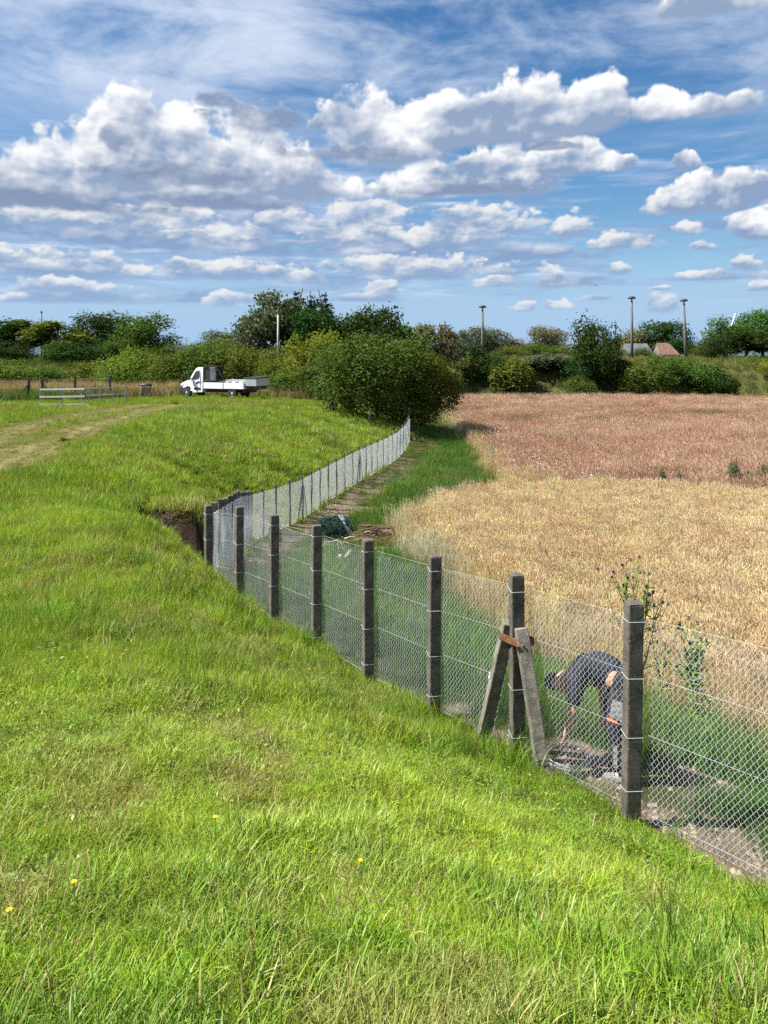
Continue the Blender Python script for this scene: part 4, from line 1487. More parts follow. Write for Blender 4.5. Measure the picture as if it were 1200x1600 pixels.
# middle
T_('broad_b', 'grey', 352, 517, 70, 112, 'greyish tree behind the skyline bushes over the truck', 'tree', GT)
T_('spruce', 'copper', 386, 514, 44, 104, 'small dark copper coloured conifer left of the tall birch', 'tree', GT)
T_('birch', 'grey', 428, 459, 92, 101, 'tall grey green birch with drooping sprays behind the concrete pole', 'tree', GT)
T_('spruce', 'conifer', 468, 463, 60, 106, 'leftmost of the three dark spruces beside the birch', 'tree', GT)
T_('spruce', 'conifer', 487, 467, 50, 108, 'middle one of the three dark spruces beside the birch', 'tree', GT)
T_('spruce', 'conifer', 502, 465, 58, 105, 'rightmost of the three dark spruces beside the birch', 'tree', GT)
T_('broad_a', 'dark', 488, 484, 96, 98, 'deep green broad tree in front of the spruces', 'tree', GT)
T_('broad_c', 'dark', 538, 493, 70, 101, 'deep green tree between the spruces and the domed tree', 'tree', GT)
T_('broad_a', 'dark', 583, 479, 92, 99, 'domed dark green tree above the big thicket', 'tree', GT)
T_('loose', 'mid', 634, 508, 60, 104, 'small green tree right of the domed dark tree', 'tree', GT)
T_('loose', 'tan', 664, 507, 52, 108, 'sparse brownish tree, left of two above the dark shed', 'tree', GT)
T_('birch', 'tan', 692, 509, 44, 110, 'sparse brownish tree, right of two above the dark shed', 'tree', GT)
T_('birch', 'grey', 720, 517, 28, 124, 'thin blue green tree left of the first lamp mast', 'tree', GT)
S_('shrub_b', 'bright', 500, 518, 110, 74, 'olive rounded shrub standing behind the left half of the thicket', 'shrub', GS)
S_('shrub_a', 'olive', 440, 540, 70, 86, 'round shrub at the foot of the concrete pole', 'shrub', GS)
S_('shrub_b', 'olive', 545, 545, 90, 66, 'leafy shrub joining the thicket on its left', 'shrub', GS)
th1 = tree('thicket', 'thicket_a', 'thick', 588, 524, 166, 53.5, 'very large rounded olive thicket at the far end of the chain link fence', 'shrub')
th2 = tree('thicket', 'thicket_b', 'thick', 660, 553, 96, 54.5, 'lower thicket overlapping the large one on its right, beside the pink field', 'shrub')
# right side
T_('broad_a', 'grey', 757, 511, 62, 134, 'rounded grey tree behind the first lamp mast', 'tree', GT)
T_('broad_b', 'tan', 800, 528, 40, 140, 'small tan tree right of the first lamp mast', 'tree', GT)
T_('broad_a', 'tan', 853, 510, 56, 140, 'rounded tan and grey tree with sky on both sides', 'tree', GT)
T_('broad_c', 'tan', 980, 515, 56, 142, 'yellowish tree behind the second lamp mast', 'tree', GT)
T_('broad_a', 'dark', 1036, 501, 70, 140, 'dark tree towering over the red tiled roof', 'tree', GT)
T_('broad_b', 'dark', 1062, 530, 40, 132, 'dark lower tree between the red roof and the third lamp mast', 'tree', GT)
T_('broad_c', 'mid', 1132, 497, 56, 134, 'pointed green tree in front of the turbine blade', 'tree', GT)
T_('broad_a', 'mid', 1192, 482, 70, 136, 'tall green tree at the right edge', 'tree', GT)
T_('broad_b', 'dark', 1166, 514, 84, 126, 'broad dark tree below the tall tree at the right edge', 'tree', GT)
T_('shrub_b', 'dark', 1120, 524, 70, 124, 'dark bushy tree right of the third lamp mast', 'tree', GT)
T_('broad_b', 'dark', 1225, 508, 84, 128, 'dark tree cut by the right edge of the view', 'tree', GT)
T_('broad_a', 'mid', 1300, 495, 100, 130, 'green tree beyond the right edge of the view', 'tree', GT)
T_('shrub_a', 'bright', 1090, 537, 30, 130, 'small pale green bush at the foot of the third lamp mast', 'tree', GT)
for u, vt_, w, lf, d, lab in [(795, 541, 60, 'olive', 130, 'low bush of the skyline row right of the first mast'), (835, 537, 70, 'mid', 131, 'low bush of the skyline row below the rounded tan tree'), (880, 540, 60, 'olive', 130, 'low bush of the skyline row left of the big green tree'),
                              (690, 545, 60, 'mid', 128, 'low bush beneath the brownish trees'), (720, 548, 50, 'mid', 128, 'low bush at the end of the dark shed'), (1004, 543, 36, 'mid', 126, 'low bush in front of the grey sheet roof'), (960, 545, 50, 'mid', 127, 'low bush right of the big green tree')]:
    S_('shrub_b', lf, u, vt_, w, d, lab, 'shrub', GT)
S_('shrub_c', 'dark', 752, 537, 60, 111, 'dense dark shrub below the first lamp mast', 'shrub', GS)
S_('upright', 'olive', 806, 561, 62, 108, 'upright willowy shrub right of the dense dark one', 'shrub', GS)
S_('upright', 'grey', 858, 553, 80, 114, 'grey green willowy growth left of the big green tree', 'shrub', GS)
T_('shrub_b', 'dark', 927, 499, 92, 110, 'big dark green tree standing alone on the embankment right of centre', 'tree', GT)
T_('shrub_a', 'dark', 930, 546, 88, 110.5, 'dark undergrowth filling the foot of the big green tree', 'tree', GT)
S_('shrub_a', 'mid', 906, 586, 44, 106.5, 'small round shrub below the left side of the big green tree', 'shrub', GS)
S_('upright', 'olive', 994, 572, 50, 107, 'upright shrub between the big green tree and the wide dark shrub', 'shrub', GS)
S_('shrub_b', 'mid', 1040, 556, 80, 110, 'left half of the wide dark shrub under the two right masts', 'shrub', GS)
S_('shrub_a', 'mid', 1085, 559, 80, 109, 'right half of the wide dark shrub under the two right masts', 'shrub', GS)
S_('shrub_c', 'dark', 1122, 572, 50, 107, 'dark shrub at the right end of the wide dark one', 'shrub', GS)
S_('upright', 'olive', 970, 560, 50, 113, 'olive growth at the right foot of the big green tree', 'shrub', GS)
S_('shrub_a', 'bright', 1225, 562, 90, 112, 'pale bush at the right edge on the embankment', 'shrub', GS)

# pale leafy clumps on the bank shoulder
for u, v, z_, w, lab in [(203, 690, 2.95, 0.55, 'bright leafy weed clump on the bank shoulder'), (98, 697, 3.0, 0.40, 'small leafy weed clump beside the wheel track'), (272, 634, 2.7, 0.5, 'dark leafy weed clump left of the truck front wheel')]:
    pp = gp(u, v, z_)
    rt = empty('weed_clump', (pp[0], pp[1], gz(pp[0], pp[1]) - 0.03), u * 0.1)
    cm = KIND['shrub_c'][0]
    rt.scale = (w * 1.1, w * 1.1, w * 0.55)
    c = link('leaves', cm, rt); c.material_slots[0].link = 'OBJECT'; c.material_slots[0].material = LEAF['bright']
    link('stem', KIND['shrub_c'][1], rt)
    tag(rt, lab, 'weed')

# tall grey green weeds at the near edge of the pink field
for u, vt_, w, lab in [(1034, 733, 14, 'tall grey green weed in the ripe grass, leftmost of the row at the right'), (1062, 738, 13, 'tall weed in the ripe grass, second from the left of the row at the right'),
                       (1147, 722, 22, 'bushiest of the tall weeds at the near edge of the pink field'), (1168, 736, 20, 'short spreading weed just right of the bushiest one in the pink field'), (1193, 727, 16, 'tall weed in the pink field at the right edge of the view')]:
    tree('tall_weed', 'upright', 'grey', u, vt_, w, 33.0, lab, 'weed', 'tall weeds in the pink field')
# ------------------------------------------------------------------ poles, roofs and small things far off
grey_steel = plain('grey_steel', (0.22, 0.22, 0.22), (0.30, 0.30, 0.29), 3.0, 0.7, 0.1)
dark_steel = plain('dark_steel', (0.030, 0.030, 0.032), (0.055, 0.05, 0.048), 5.0, 0.6, 0.2)
mast_mat = plain('mast_concrete', (0.09, 0.082, 0.072), (0.15, 0.138, 0.12), 1.2, 0.9)
pale_wood = plain('grey_timber', (0.20, 0.165, 0.125), (0.31, 0.265, 0.21), 9.0, 0.9, bump=0.3)


def lamp_mast(u, vt_, depth, label, tilt=0.0):
    p = at(u, vt_, depth)
    zb = gz(p[0], p[1]) - 0.3
    H = p[2] - zb
    rt = empty('lamp_mast', (p[0], p[1], zb))
    MB().tube([(0, 0, 0), (0, 0, H * 0.5), (0, 0, H - 0.75)], [0.26, 0.21, 0.15], 10).build('mast', mast_mat, rt, True)
    MB().lathe([(0.10, -0.75), (0.10, -0.42), (0.16, -0.40)], (0, 0, H), 10).build('collar', dark_steel, rt)
    MB().lathe([(0.12, -0.40), (0.60, -0.36), (0.64, -0.28), (0.52, -0.12), (0.28, -0.02), (0.06, 0.02)], (0, 0, H), 16).build('lamp_shade', dark_steel, rt, True)
    MB().lathe([(0.05, -0.46), (0.30, -0.44), (0.34, -0.402)], (0, 0, H), 12).build('lamp_glass', grey_steel, rt)
    rt.rotation_euler = (0, tilt, 0)
    tag(rt, label, 'lamp mast', 'mushroom headed lamp masts over the yard')


lamp_mast(754, 477, 121, 'mushroom headed lamp mast, shortest of three, standing apart over the dense dark shrub')
lamp_mast(987.5, 463, 119, 'mushroom headed lamp mast, tallest of three, in front of the grey roof', -0.004)
lamp_mast(1072, 467, 120, 'mushroom headed lamp mast right of the red tiled roof', -0.036)


def pole(name, u, vt_, depth, r, mat, label, cat, extra=None):
    p = at(u, vt_, depth)
    zb = gz(p[0], p[1]) - 0.3
    H = p[2] - zb
    rt = empty(name, (p[0], p[1], zb))
    MB().tube([(0, 0, 0), (0, 0, H)], [r, r * 0.8], 8).build('pole', mat, rt, True)
    if extra: extra(rt, H)
    tag(rt, label, cat)


def cap(rt, H):
    MB().lathe([(0.17, -0.02), (0.17, 0.10), (0.05, 0.16)], (0, 0, H), 8).build('cap', dark_steel, rt)


pole('concrete_pole', 434.5, 490, 92, 0.135, plain('pale_concrete', (0.34, 0.31, 0.25), (0.42, 0.39, 0.33), 2.0, 0.9), 'slim pale concrete pole in front of the tall birch', 'pole', cap)
pole('thin_mast', 65, 488, 103, 0.10, plain('brown_timber', (0.13, 0.07, 0.05), (0.18, 0.10, 0.07), 2, 0.9), 'thin brown mast rising above the pale leaved tree at the left', 'mast', cap)


# roofs seen between the trees
tile_mat = plain('red_roof_tile', (0.095, 0.052, 0.040), (0.15, 0.085, 0.062), 2.5, 0.85)
slate_mat = plain('grey_roof_sheet', (0.070, 0.076, 0.088), (0.105, 0.112, 0.125), 1.5, 0.7)
render_mat = plain('grey_render', (0.13, 0.12, 0.105), (0.18, 0.165, 0.145), 1.5, 0.9)
glass_mat = plain('window_glass', (0.03, 0.04, 0.05), (0.05, 0.06, 0.07), 2, 0.1, spec=0.6)


def house(name, u0, u1, v_ridge, depth, wide, roof_h, roof, label, wall_h=3.0, hip=0.0):
    a, b = at(u0, v_ridge, depth), at(u1, v_ridge, depth)
    c = (a + b) / 2
    L = b[0] - a[0]
    g = min(gz(c[0], c[1]), a[2] - roof_h - wall_h)
    rt = empty(name, (c[0], c[1], g))
    H = a[2] - g
    e = H - roof_h
    MB().box((0, 0, e / 2), (L * 0.97, wide * 0.92, e)).build('wall', render_mat, rt)
    mb = MB()
    for s_ in (-1, 1):
        mb.put([(-L / 2, 0, H), (L / 2 , 0, H), (L / 2 + hip, s_ * wide / 2, e - 0.1), (-L / 2 - hip, s_ * wide / 2, e - 0.1), (-L / 2, 0, H + 0.14), (L / 2, 0, H + 0.14), (L / 2 + hip, s_ * wide / 2, e + 0.04), (-L / 2 - hip, s_ * wide / 2, e + 0.04)],
               [(0, 1, 2, 3), (7, 6, 5, 4), (0, 4, 5, 1), (1, 5, 6, 2), (2, 6, 7, 3), (3, 7, 4, 0)])
    mb.build('roof', roof, rt)
    MB().put([(-L * 0.485, -wide * 0.46, e), (-L * 0.485, wide * 0.46, e), (-L * 0.485, 0, H - 0.05), (L * 0.485, -wide * 0.46, e), (L * 0.485, wide * 0.46, e), (L * 0.485, 0, H - 0.05)],
             [(0, 1, 2), (5, 4, 3)]).build('gable', render_mat, rt)
    n = max(1, int(L / 3))
    for i in range(n):
        w = MB().box((-L / 2 + (i + 0.5) * L / n, -wide * 0.46 - 0.02, e * 0.55), (1.0, 0.06, 1.2)).build('window', render_mat, rt)
        MB().box((-L / 2 + (i + 0.5) * L / n, -wide * 0.46 - 0.055, e * 0.55), (0.86, 0.02, 1.06)).build('pane', glass_mat, w)
    return tag(rt, label, 'house')


house('house', 974, 1011, 538, 129, 6.0, 1.6, slate_mat, 'low house with a grey sheet roof half hidden behind the second lamp mast')
house('house', 1026, 1045, 537, 131, 7.0, 1.9, tile_mat, 'house with a red brown tiled roof under the towering dark tree', hip=0.6)
house('shed', 660, 726, 546, 150, 7.0, 1.2, slate_mat, 'long low shed with a dark flat looking roof below the brownish trees')['category'] = 'shed'
house('shed', 1060, 1098, 551, 150, 6.0, 0.8, slate_mat, 'low dark shed behind the third lamp mast')['category'] = 'shed'
hs_ = house('house', 283, 300, 549, 150, 6.0, 1.2, slate_mat, 'dark roof with a television aerial between the olive bushes left of the truck')
p = at(292, 549, 150); H0 = p[2] - hs_.location[2]
mb = MB().tube([(0, 0, H0), (0, 0, H0 + 2.7)], 0.05, 5)
for k in range(3): mb.bar((-0.75 + 0.15 * k, 0, H0 + 2.6 - 0.35 * k), (0.75 - 0.15 * k, 0, H0 + 2.6 - 0.35 * k), 0.05)
ar = mb.build('aerial', grey_steel, hs_)

# wind turbine far off
p = at(1140, 497, 1500)
rt = empty('wind_turbine', (p[0], p[1], gz(p[0], p[1])))
white_gel = plain('white_gelcoat', (0.80, 0.82, 0.84), (0.76, 0.78, 0.80), 0.1, 0.5)
Hh = at(1137, 515, 1500)[2] - gz(p[0], p[1])
MB().tube([(0, 0, -3), (0, 0, Hh)], [2.2, 1.3], 10).build('tower', white_gel, rt, True)
MB().box((0, -1, Hh + 0.8), (3, 7, 3)).build('nacelle', white_gel, rt, bevel=0.4)
for k in range(3):
    an = R(16 + 120 * k)
    MB().tube([(0, -5, Hh + 0.8), (math.sin(an) * 10, -5, Hh + 0.8 + math.cos(an) * 10), (math.sin(an) * 34, -5, Hh + 0.8 + math.cos(an) * 34)], [1.2, 1.6, 0.25], 6).build('blade', white_gel, rt, True)
tag(rt, 'distant white wind turbine showing one blade above the trees at the right', 'wind turbine')

# two birds
for u, v, lab in [(199, 486, 'tiny dark bird in the sky above the round trees at the left'), (931, 446, 'tiny dark bird in the sky left of the second lamp mast')]:
    p = at(u, v, 80)
    rt = empty('bird', tuple(p), 0.6)
    MB().tube([(-0.14, 0, 0), (-0.05, 0, 0.01), (0.06, 0, 0), (0.13, 0, -0.01)], [0.012, 0.04, 0.035, 0.01], 6).build('body', dark_steel, rt, True)
    for s_ in (-1, 1):
        MB().put([(-0.05, 0, 0.02), (0.05, 0, 0.02), (0.02, s_ * 0.16, 0.08), (-0.03, s_ * 0.30, 0.05), (-0.05, s_ * 0.15, 0.07)], [(0, 1, 2, 3, 4)]).build('wing', dark_steel, rt)
    tag(rt, lab, 'bird')

# ------------------------------------------------------------------ wire fence, bin and hurdle frame on the level ground
black_post = plain('tarred_post', (0.035, 0.034, 0.032), (0.06, 0.057, 0.052), 8, 0.9)
p0 = gp(45, 628, 2.62)
wf = empty('wire_fence', (p0[0], p0[1], gz(p0[0], p0[1])))
tag(wf, 'wire fence on dark posts before the dry grass at the left', 'fence')
posts = []
for u, dd in [(-12, 57.5), (45, 57.5), (66, 62), (117, 62.5), (172, 63)]:
    q = at(u, 610, dd); g = gz(q[0], q[1])
    posts.append((q[0] - wf.location[0], q[1] - wf.location[1], g - wf.location[2]))
for i, (x, y, z) in enumerate(posts):
    MB().box((x, y, z + 0.8), (0.16, 0.16, 1.9)).build('post', black_post, wf, bevel=0.01)
    if i in (1, 2):
        MB().bar((x + (-0.95 if i == 1 else 1.0), y, z), (x, y - 0.1, z + 1.25), 0.09).build('brace', black_post, wf)
for h in (0.5, 1.0, 1.5):
    MB().tube([(x, y - 0.085, z + h) for x, y, z in posts], 0.008, 4).build('wire', grey_steel, wf)

p0 = at(228, 622, 60); g = gz(p0[0], p0[1])
bn = empty('litter_bin', (p0[0], p0[1], g))
MB().lathe([(0.30, 0.12), (0.36, 0.14), (0.40, 0.82), (0.42, 0.84)], (0, 0, 0), 14).build('body', grey_steel, bn, True)
MB().lathe([(0.46, 0.98), (0.50, 1.02), (0.34, 1.16), (0.05, 1.20)], (0, 0, 0), 14).build('lid', dark_steel, bn, True)
for k in range(3):
    MB().box((0.36 * math.cos(k * 2.094), 0.36 * math.sin(k * 2.094), 0.56), (0.05, 0.05, 1.1)).build('leg', dark_steel, bn)
tag(bn, 'small grey litter bin with a dark lid between the hurdle frame and the truck', 'bin')

zinc = plain('zinc_tube', (0.80, 0.81, 0.82), (0.86, 0.87, 0.88), 3, 0.5, 0.0)  # whitened so the front rails look sunlit
dull = plain('dull_zinc_tube', (0.24, 0.24, 0.235), (0.32, 0.32, 0.31), 3, 0.6, 0.3)  # greyer copy of the zinc, shade of the other rails put into colour
q = at(62, 638, 50)
hf_ = empty('hurdle_frame', (q[0], q[1], gz(q[0], q[1])), R(0))
tag(hf_, 'pale metal hurdle frame of three long rails standing on the mown grass at the left', 'frame')
HA = [(0, 0), (2.85, 0.15), (4.75, 2.6), (1.6, 2.8)]
def hz(x, y): return gz(q[0] + x, q[1] + y) - float(hf_.location[2])
hts = (0.10, 0.60, 1.08)
for k, h in enumerate(hts):
    a_, b_ = HA[0], HA[1]
    MB().bar((a_[0], a_[1], hz(*a_) + h), (b_[0], b_[1], hz(*b_) + h + (0.02 if k else 0)), 0.07, 0.10).build('rail', zinc, hf_)
for k, h in enumerate(hts[1:]):
    for (a_, b_) in ((HA[1], HA[2]), (HA[2], HA[3]), (HA[3], HA[0])):
        MB().bar((a_[0], a_[1], hz(*a_) + h - 0.01), (b_[0], b_[1], hz(*b_) + h - 0.01), 0.05, 0.05).build('rail', dull, hf_)
for (x, y) in HA + [(1.42, 0.07), (3.5, 1.0), (4.1, 1.8), (3.2, 2.7), (2.4, 2.75)]:
    MB().box((x, y + 0.06, hz(x, y) + 0.52), (0.055, 0.055, 1.16)).build('upright', dull, hf_)

# grey wooden posts by the thicket
for u, v0, v1, d, lab in [(577, 641, 664, 51.5, 'pale weathered stake standing before the big thicket'), (639, 638, 652, 51.0, 'short dark stake just past the end of the chain link fence')]:
    a_ = at(u, v0, d); g = gz(a_[0], a_[1])
    r_ = empty('stake', (a_[0], a_[1], g))
    MB().box((0, 0, (a_[2] - g) / 2 - 0.05), (0.13, 0.13, a_[2] - g + 0.1)).build('shaft', pale_wood if u < 600 else post_mat, r_, bevel=0.012)
    MB().lathe([(0.06, 0), (0.02, 0.05)], (0, 0, a_[2] - g), 6).build('tip', pale_wood, r_)
    tag(r_, lab, 'stake')

# ------------------------------------------------------------------ heap by the path: green wire bale, brushwood, boards
gr = random.Random(4)
net_mat = plain('green_coated_wire', (0.008, 0.024, 0.020), (0.02, 0.045, 0.038), 12, 0.8, spec=0.15)
brown_tw = plain('brown_twig', (0.075, 0.042, 0.028), (0.15, 0.09, 0.06), 14, 0.9)
pale_tw = plain('bleached_twig', (0.33, 0.26, 0.19), (0.44, 0.37, 0.28), 14, 0.9)
p = hit(524, 848); g = gz(p[0], p[1])
bl = empty('wire_bale', (p[0], p[1], g))
tag(bl, 'tangled bale of dark green coated wire netting dumped beside the soil path', 'wire netting')
mb = MB()
for k in range(62):
    c = np.array([gr.gauss(0, 0.14), gr.gauss(0, 0.14), 0.46 + gr.gauss(0, 0.09)])
    ax = unit(np.array([gr.gauss(0, 1), gr.gauss(0, 1), gr.gauss(0, 0.8)])); t1 = unit(np.cross(ax, [0.3, 0.2, 1])); t2 = np.cross(ax, t1)
    ra, rb = gr.uniform(0.36, 0.68), gr.uniform(0.28, 0.48)
    n = 16
    pts = [c + t1 * ra * math.cos(j / n * 6.283) + t2 * rb * math.sin(j / n * 6.283) + np.array([gr.gauss(0, 0.02) for _ in range(3)]) for j in range(n + 1)]
    mb.tube([(a_, b_, max(c_, 0.01)) for a_, b_, c_ in pts], 0.011, 4)
tag(mb.build('netting', net_mat, bl), kind='stuff')
mb = MB()
for k in range(4):
    mb.tube([(0.1 + 0.05 * k, -0.3, 0.98), (0.30 + 0.03 * k, -0.42, 0.74 - 0.03 * k), (0.52 + 0.06 * k, -0.4, 0.25)], 0.009, 4)
tag(mb.build('loose_wire', wire_mat, bl), kind='stuff')
p = hit(592, 850); g = gz(p[0], p[1])
bw = empty('brushwood_heap', (p[0], p[1], g))
bw.scale = (1.5, 1.3, 1.6)
tag(bw, 'low heap of reddish brown brushwood right of the green wire bale', 'brushwood')
mb, mb2 = MB(), MB()
for k in range(130):
    a_ = gr.gauss(0, 0.42), gr.gauss(0, 0.26)
    z0 = max(0.02, 0.30 - 0.42 * math.hypot(*a_) + gr.gauss(0, 0.05))
    an = gr.gauss(0.1, 0.7); L = gr.uniform(0.2, 0.8)
    d_ = np.array([math.cos(an), math.sin(an) * 0.6, gr.gauss(0, 0.16)]) * L / 2
    c_ = np.array([a_[0], a_[1], z0])
    (mb2 if k % 9 == 0 else mb).tube([(c_ - d_ + [0, 0, 0]), c_ + np.array([0, 0, gr.uniform(0, 0.05)]), c_ + d_], [gr.uniform(0.010, 0.022), 0.014, 0.005], 4)
mb.tube([(0.1, 0, 0.22), (0.5, 0.0, 0.25), (0.78, 0.02, 0.33), (0.86, 0.02, 0.48), (0.83, 0.02, 0.60)], [0.024, 0.022, 0.018, 0.014, 0.006], 5)
tag(mb.build('twigs', brown_tw, bw), kind='stuff'); tag(mb2.build('pale_twigs', pale_tw, bw), kind='stuff')
# two bleached boards and a bent branch lying on the slope below the fence
for (u0, v0, u1, v1, z0, nm, lab) in [(548, 872, 524, 897, 0.75, 'board', 'longer bleached board lying on the slope behind the fence'), (532, 880, 518, 889, 0.75, 'board', 'short bleached board beside the longer one behind the fence')]:
    a_, b_ = hit(u0, v0), hit(u1, v1)
    a_[2] = gz(a_[0], a_[1]) + 0.22; b_[2] = gz(b_[0], b_[1]) + 0.10
    r_ = empty(nm, tuple((a_ + b_) / 2))
    c_ = (a_ + b_) / 2
    MB().bar(a_ - c_, b_ - c_, 0.09, 0.03).build('plank', pale_tw, r_, bevel=0.004)
    tag(r_, lab, 'board')
a_ = hit(527, 871); a_[2] = gz(a_[0], a_[1]) + 0.2
r_ = empty('bent_branch', tuple(a_))
mb = MB().tube([(-0.45, 0, 0.05), (-0.30, 0, 0.22), (-0.02, 0.05, 0.24), (0.22, 0.05, 0.12), (0.40, 0.0, -0.1)], [0.008, 0.016, 0.022, 0.02, 0.012], 5)
for k in range(9): mb.tube([(0.0 + 0.03 * k, 0.04, 0.2), (0.05 + 0.05 * k, gr.uniform(-0.2, 0.1), gr.uniform(-0.1, 0.14)), (gr.uniform(-0.2, 0.5), gr.uniform(-0.3, 0), gr.uniform(-0.15, 0.05))], [0.014, 0.01, 0.004], 4)
mb.build('wood', pale_tw, r_)
tag(r_, 'bleached bent branch lying above the boards behind the fence', 'branch')

# clods and dead stalks on the bare soil
V_, F_ = [], []
for sx, sy, r0 in soil_spots:
    for k in range(int(70 * r0)):
        a_ = gr.random() * 6.283; d_ = r0 * 1.1 * math.sqrt(gr.random())
        x_, y_ = sx + d_ * math.cos(a_), sy + d_ * math.sin(a_)
        s_ = gr.uniform(0.008, 0.03) * (1.0 if sy < 12 else 2.0)
        b_ = len(V_); z_ = gz(x_, y_)
        for e in ((-1, -1, -0.3), (1, -1, -0.3), (1, 1, -0.3), (-1, 1, -0.3), (-0.5, -0.4, 0.7), (0.5, -0.5, 0.6), (0.4, 0.5, 0.8), (-0.5, 0.5, 0.5)):
            V_.append((x_ + e[0] * s_ * gr.uniform(0.7, 1.2), y_ + e[1] * s_ * gr.uniform(0.7, 1.2), z_ + e[2] * s_))
        F_ += [(b_ + 4, b_ + 5, b_ + 6, b_ + 7)] + [(b_ + i, b_ + (i + 1) % 4, b_ + 4 + (i + 1) % 4, b_ + 4 + i) for i in range(4)]
tag(link('soil_clods', raw_mesh('soil_clods', V_, F_, plain('dry_soil', (0.19, 0.145, 0.10), (0.27, 0.215, 0.155), 8, 0.95))), 'crumbs of dry earth on the bare patches', 'soil', kind='stuff')

# ------------------------------------------------------------------ thistles between fence and wheat
stem_mat = leafy('thistle_stem', (0.19, 0.25, 0.085), 0.15, 0.0, 0.2, scale=8)
thl_mat = leafy('thistle_leaf', (0.26, 0.35, 0.085), 0.40, 0.0, 0.25, scale=8)
head_mat = plain('thistle_head', (0.10, 0.055, 0.080), (0.20, 0.10, 0.17), 40, 0.8)
bud_mat = plain('thistle_bud', (0.075, 0.070, 0.045), (0.12, 0.10, 0.07), 40, 0.8)


def thistle(u, vt_, depth, h, seed, label, spread):
    a_ = at(u, vt_, depth)
    g = gz(a_[0], a_[1])
    r = random.Random(seed)
    rt = empty('thistle', (a_[0], a_[1], g))
    h = a_[2] - g
    mb, lv, n = MB(), MB(), 0
    heads = []
    def leaf(p, d, s_):
        d = unit(np.array(d)); sd = unit(np.cross(d, [0, 0, 1.0])); o = []
        for t_, w_ in ((0, 0.02), (0.2, 0.2), (0.3, 0.08), (0.5, 0.17), (0.6, 0.06), (0.8, 0.1), (1.0, 0.0)):
            o.append((t_, w_))
        up_ = np.cross(sd, d)
        vs = [p + d * s_ * t_ + sd * s_ * w_ - up_ * 0.2 * s_ * t_ * t_ for t_, w_ in o] + [p + d * s_ * t_ - sd * s_ * w_ - up_ * 0.2 * s_ * t_ * t_ for t_, w_ in o[-2::-1]]
        lv.put(vs, [tuple(range(len(vs)))])
    def branch(p, d, L, rad, lvl):
        pts = [np.array(p)]; d = np.array(d, float)
        for k in range(5):
            d = unit(d + np.array([r.gauss(0, 0.06), r.gauss(0, 0.06), 0.05]))
            pts.append(pts[-1] + d * L / 5)
            for _q in range(0 if lvl == 0 and k < 2 else 3 if lvl < 2 else 1):
                an = r.random() * 6.283
                leaf(pts[-1], (math.cos(an), math.sin(an), 0.5), r.uniform(0.11, 0.21) * (1 if lvl < 1 else 0.8 if lvl < 2 else 0.5))
        mb.tube(pts, [rad * (1 - 0.11 * k) for k in range(6)], 5)
        if lvl < 2:
            for k in range(3 if lvl else 6):
                i = r.choice([2, 3, 4, 5] if lvl else [3, 3, 4, 4]); an = r.random() * 6.283
                branch(pts[i], unit(d * 0.8 + np.array([math.cos(an) * spread, math.sin(an) * spread * 0.6, 0.3])), L * r.uniform(0.34, 0.55) if lvl == 0 else L * r.uniform(0.3, 0.5), rad * 0.6, lvl + 1)
        heads.append((pts[-1], d))
    branch((0, 0, 0), (-0.05, 0, 1), h * 0.66, 0.019, 0)
    branch((0.03, 0, 0), (0.10, -0.05, 1), h * 0.52, 0.015, 1)
    branch((-0.02, 0, 0), (-0.16, 0.05, 1), h * 0.64, 0.012, 1)
    mb.build('stem', stem_mat, rt, True)
    lv.build('leaves', thl_mat, rt)
    for i, (q_, d_) in enumerate(heads):
        f = MB().lathe([(0.004, 0), (0.017, 0.010), (0.014, 0.026), (0.010, 0.03)], (0, 0, 0), 7)
        f.lathe([(0.010, 0.028), (0.024, 0.044), (0.004, 0.046)], (0, 0, 0), 8, mi=1)
        o = f.build('flower_head', [bud_mat, head_mat], rt)
        o.location = q_
        o.rotation_euler = Vector(d_).to_track_quat('Z', 'Y').to_euler()
    tag(rt, label, 'thistle')


thistle(1018, 858, 9.6, 1.6, 3, 'tall branching thistle with purple heads behind the right fence post', 0.42)
thistle(1094, 985, 9.4, 1.1, 8, 'smaller thistle low at the wheat edge, right of the tall one', 0.5)

# yellow flowers in the foreground grass
yel = plain('yellow_petal', (0.72, 0.42, 0.01), (0.80, 0.52, 0.02), 30, 0.7)
for u, v, z_, lab in [(115, 1503, 4.15, 'yellow flower, upper of the two near the bottom left corner'), (14, 1528, 4.25, 'yellow flower at the left edge near the bottom'), (336, 1350, 4.0, 'orange yellow flower in the grass left of the straw stalks'),
                      (563, 1423, 4.0, 'yellow flower alone in the grass at the bottom centre')]:
    x_, y_, _ = gp(u, v, z_)
    r_ = empty('wild_flower', (x_, y_, gz(x_, y_)))
    MB().tube([(0, 0, 0), (0.004, 0, 0.06), (0, 0.004, 0.13)], 0.0016, 5).build('stem', stem_mat, r_)
    mb = MB()
    for k in range(14):
        an = k * 0.4488; l_ = 0.009 + 0.002 * (k % 2)
        c_, s_ = math.cos(an), math.sin(an)
        mb.put([(0, 0, 0.131), (c_ * l_ * 0.6 - s_ * 0.003, s_ * l_ * 0.6 + c_ * 0.003, 0.136), (c_ * l_, s_ * l_, 0.138), (c_ * l_ * 0.6 + s_ * 0.003, s_ * l_ * 0.6 - c_ * 0.003, 0.136)], [(0, 1, 2, 3)])
    mb.build('petals', yel, r_)
    MB().lathe([(0.005, 0.128), (0.006, 0.135), (0.001, 0.140)], (0, 0, 0), 8).build('disc', yel, r_)
    tag(r_, lab, 'flower')
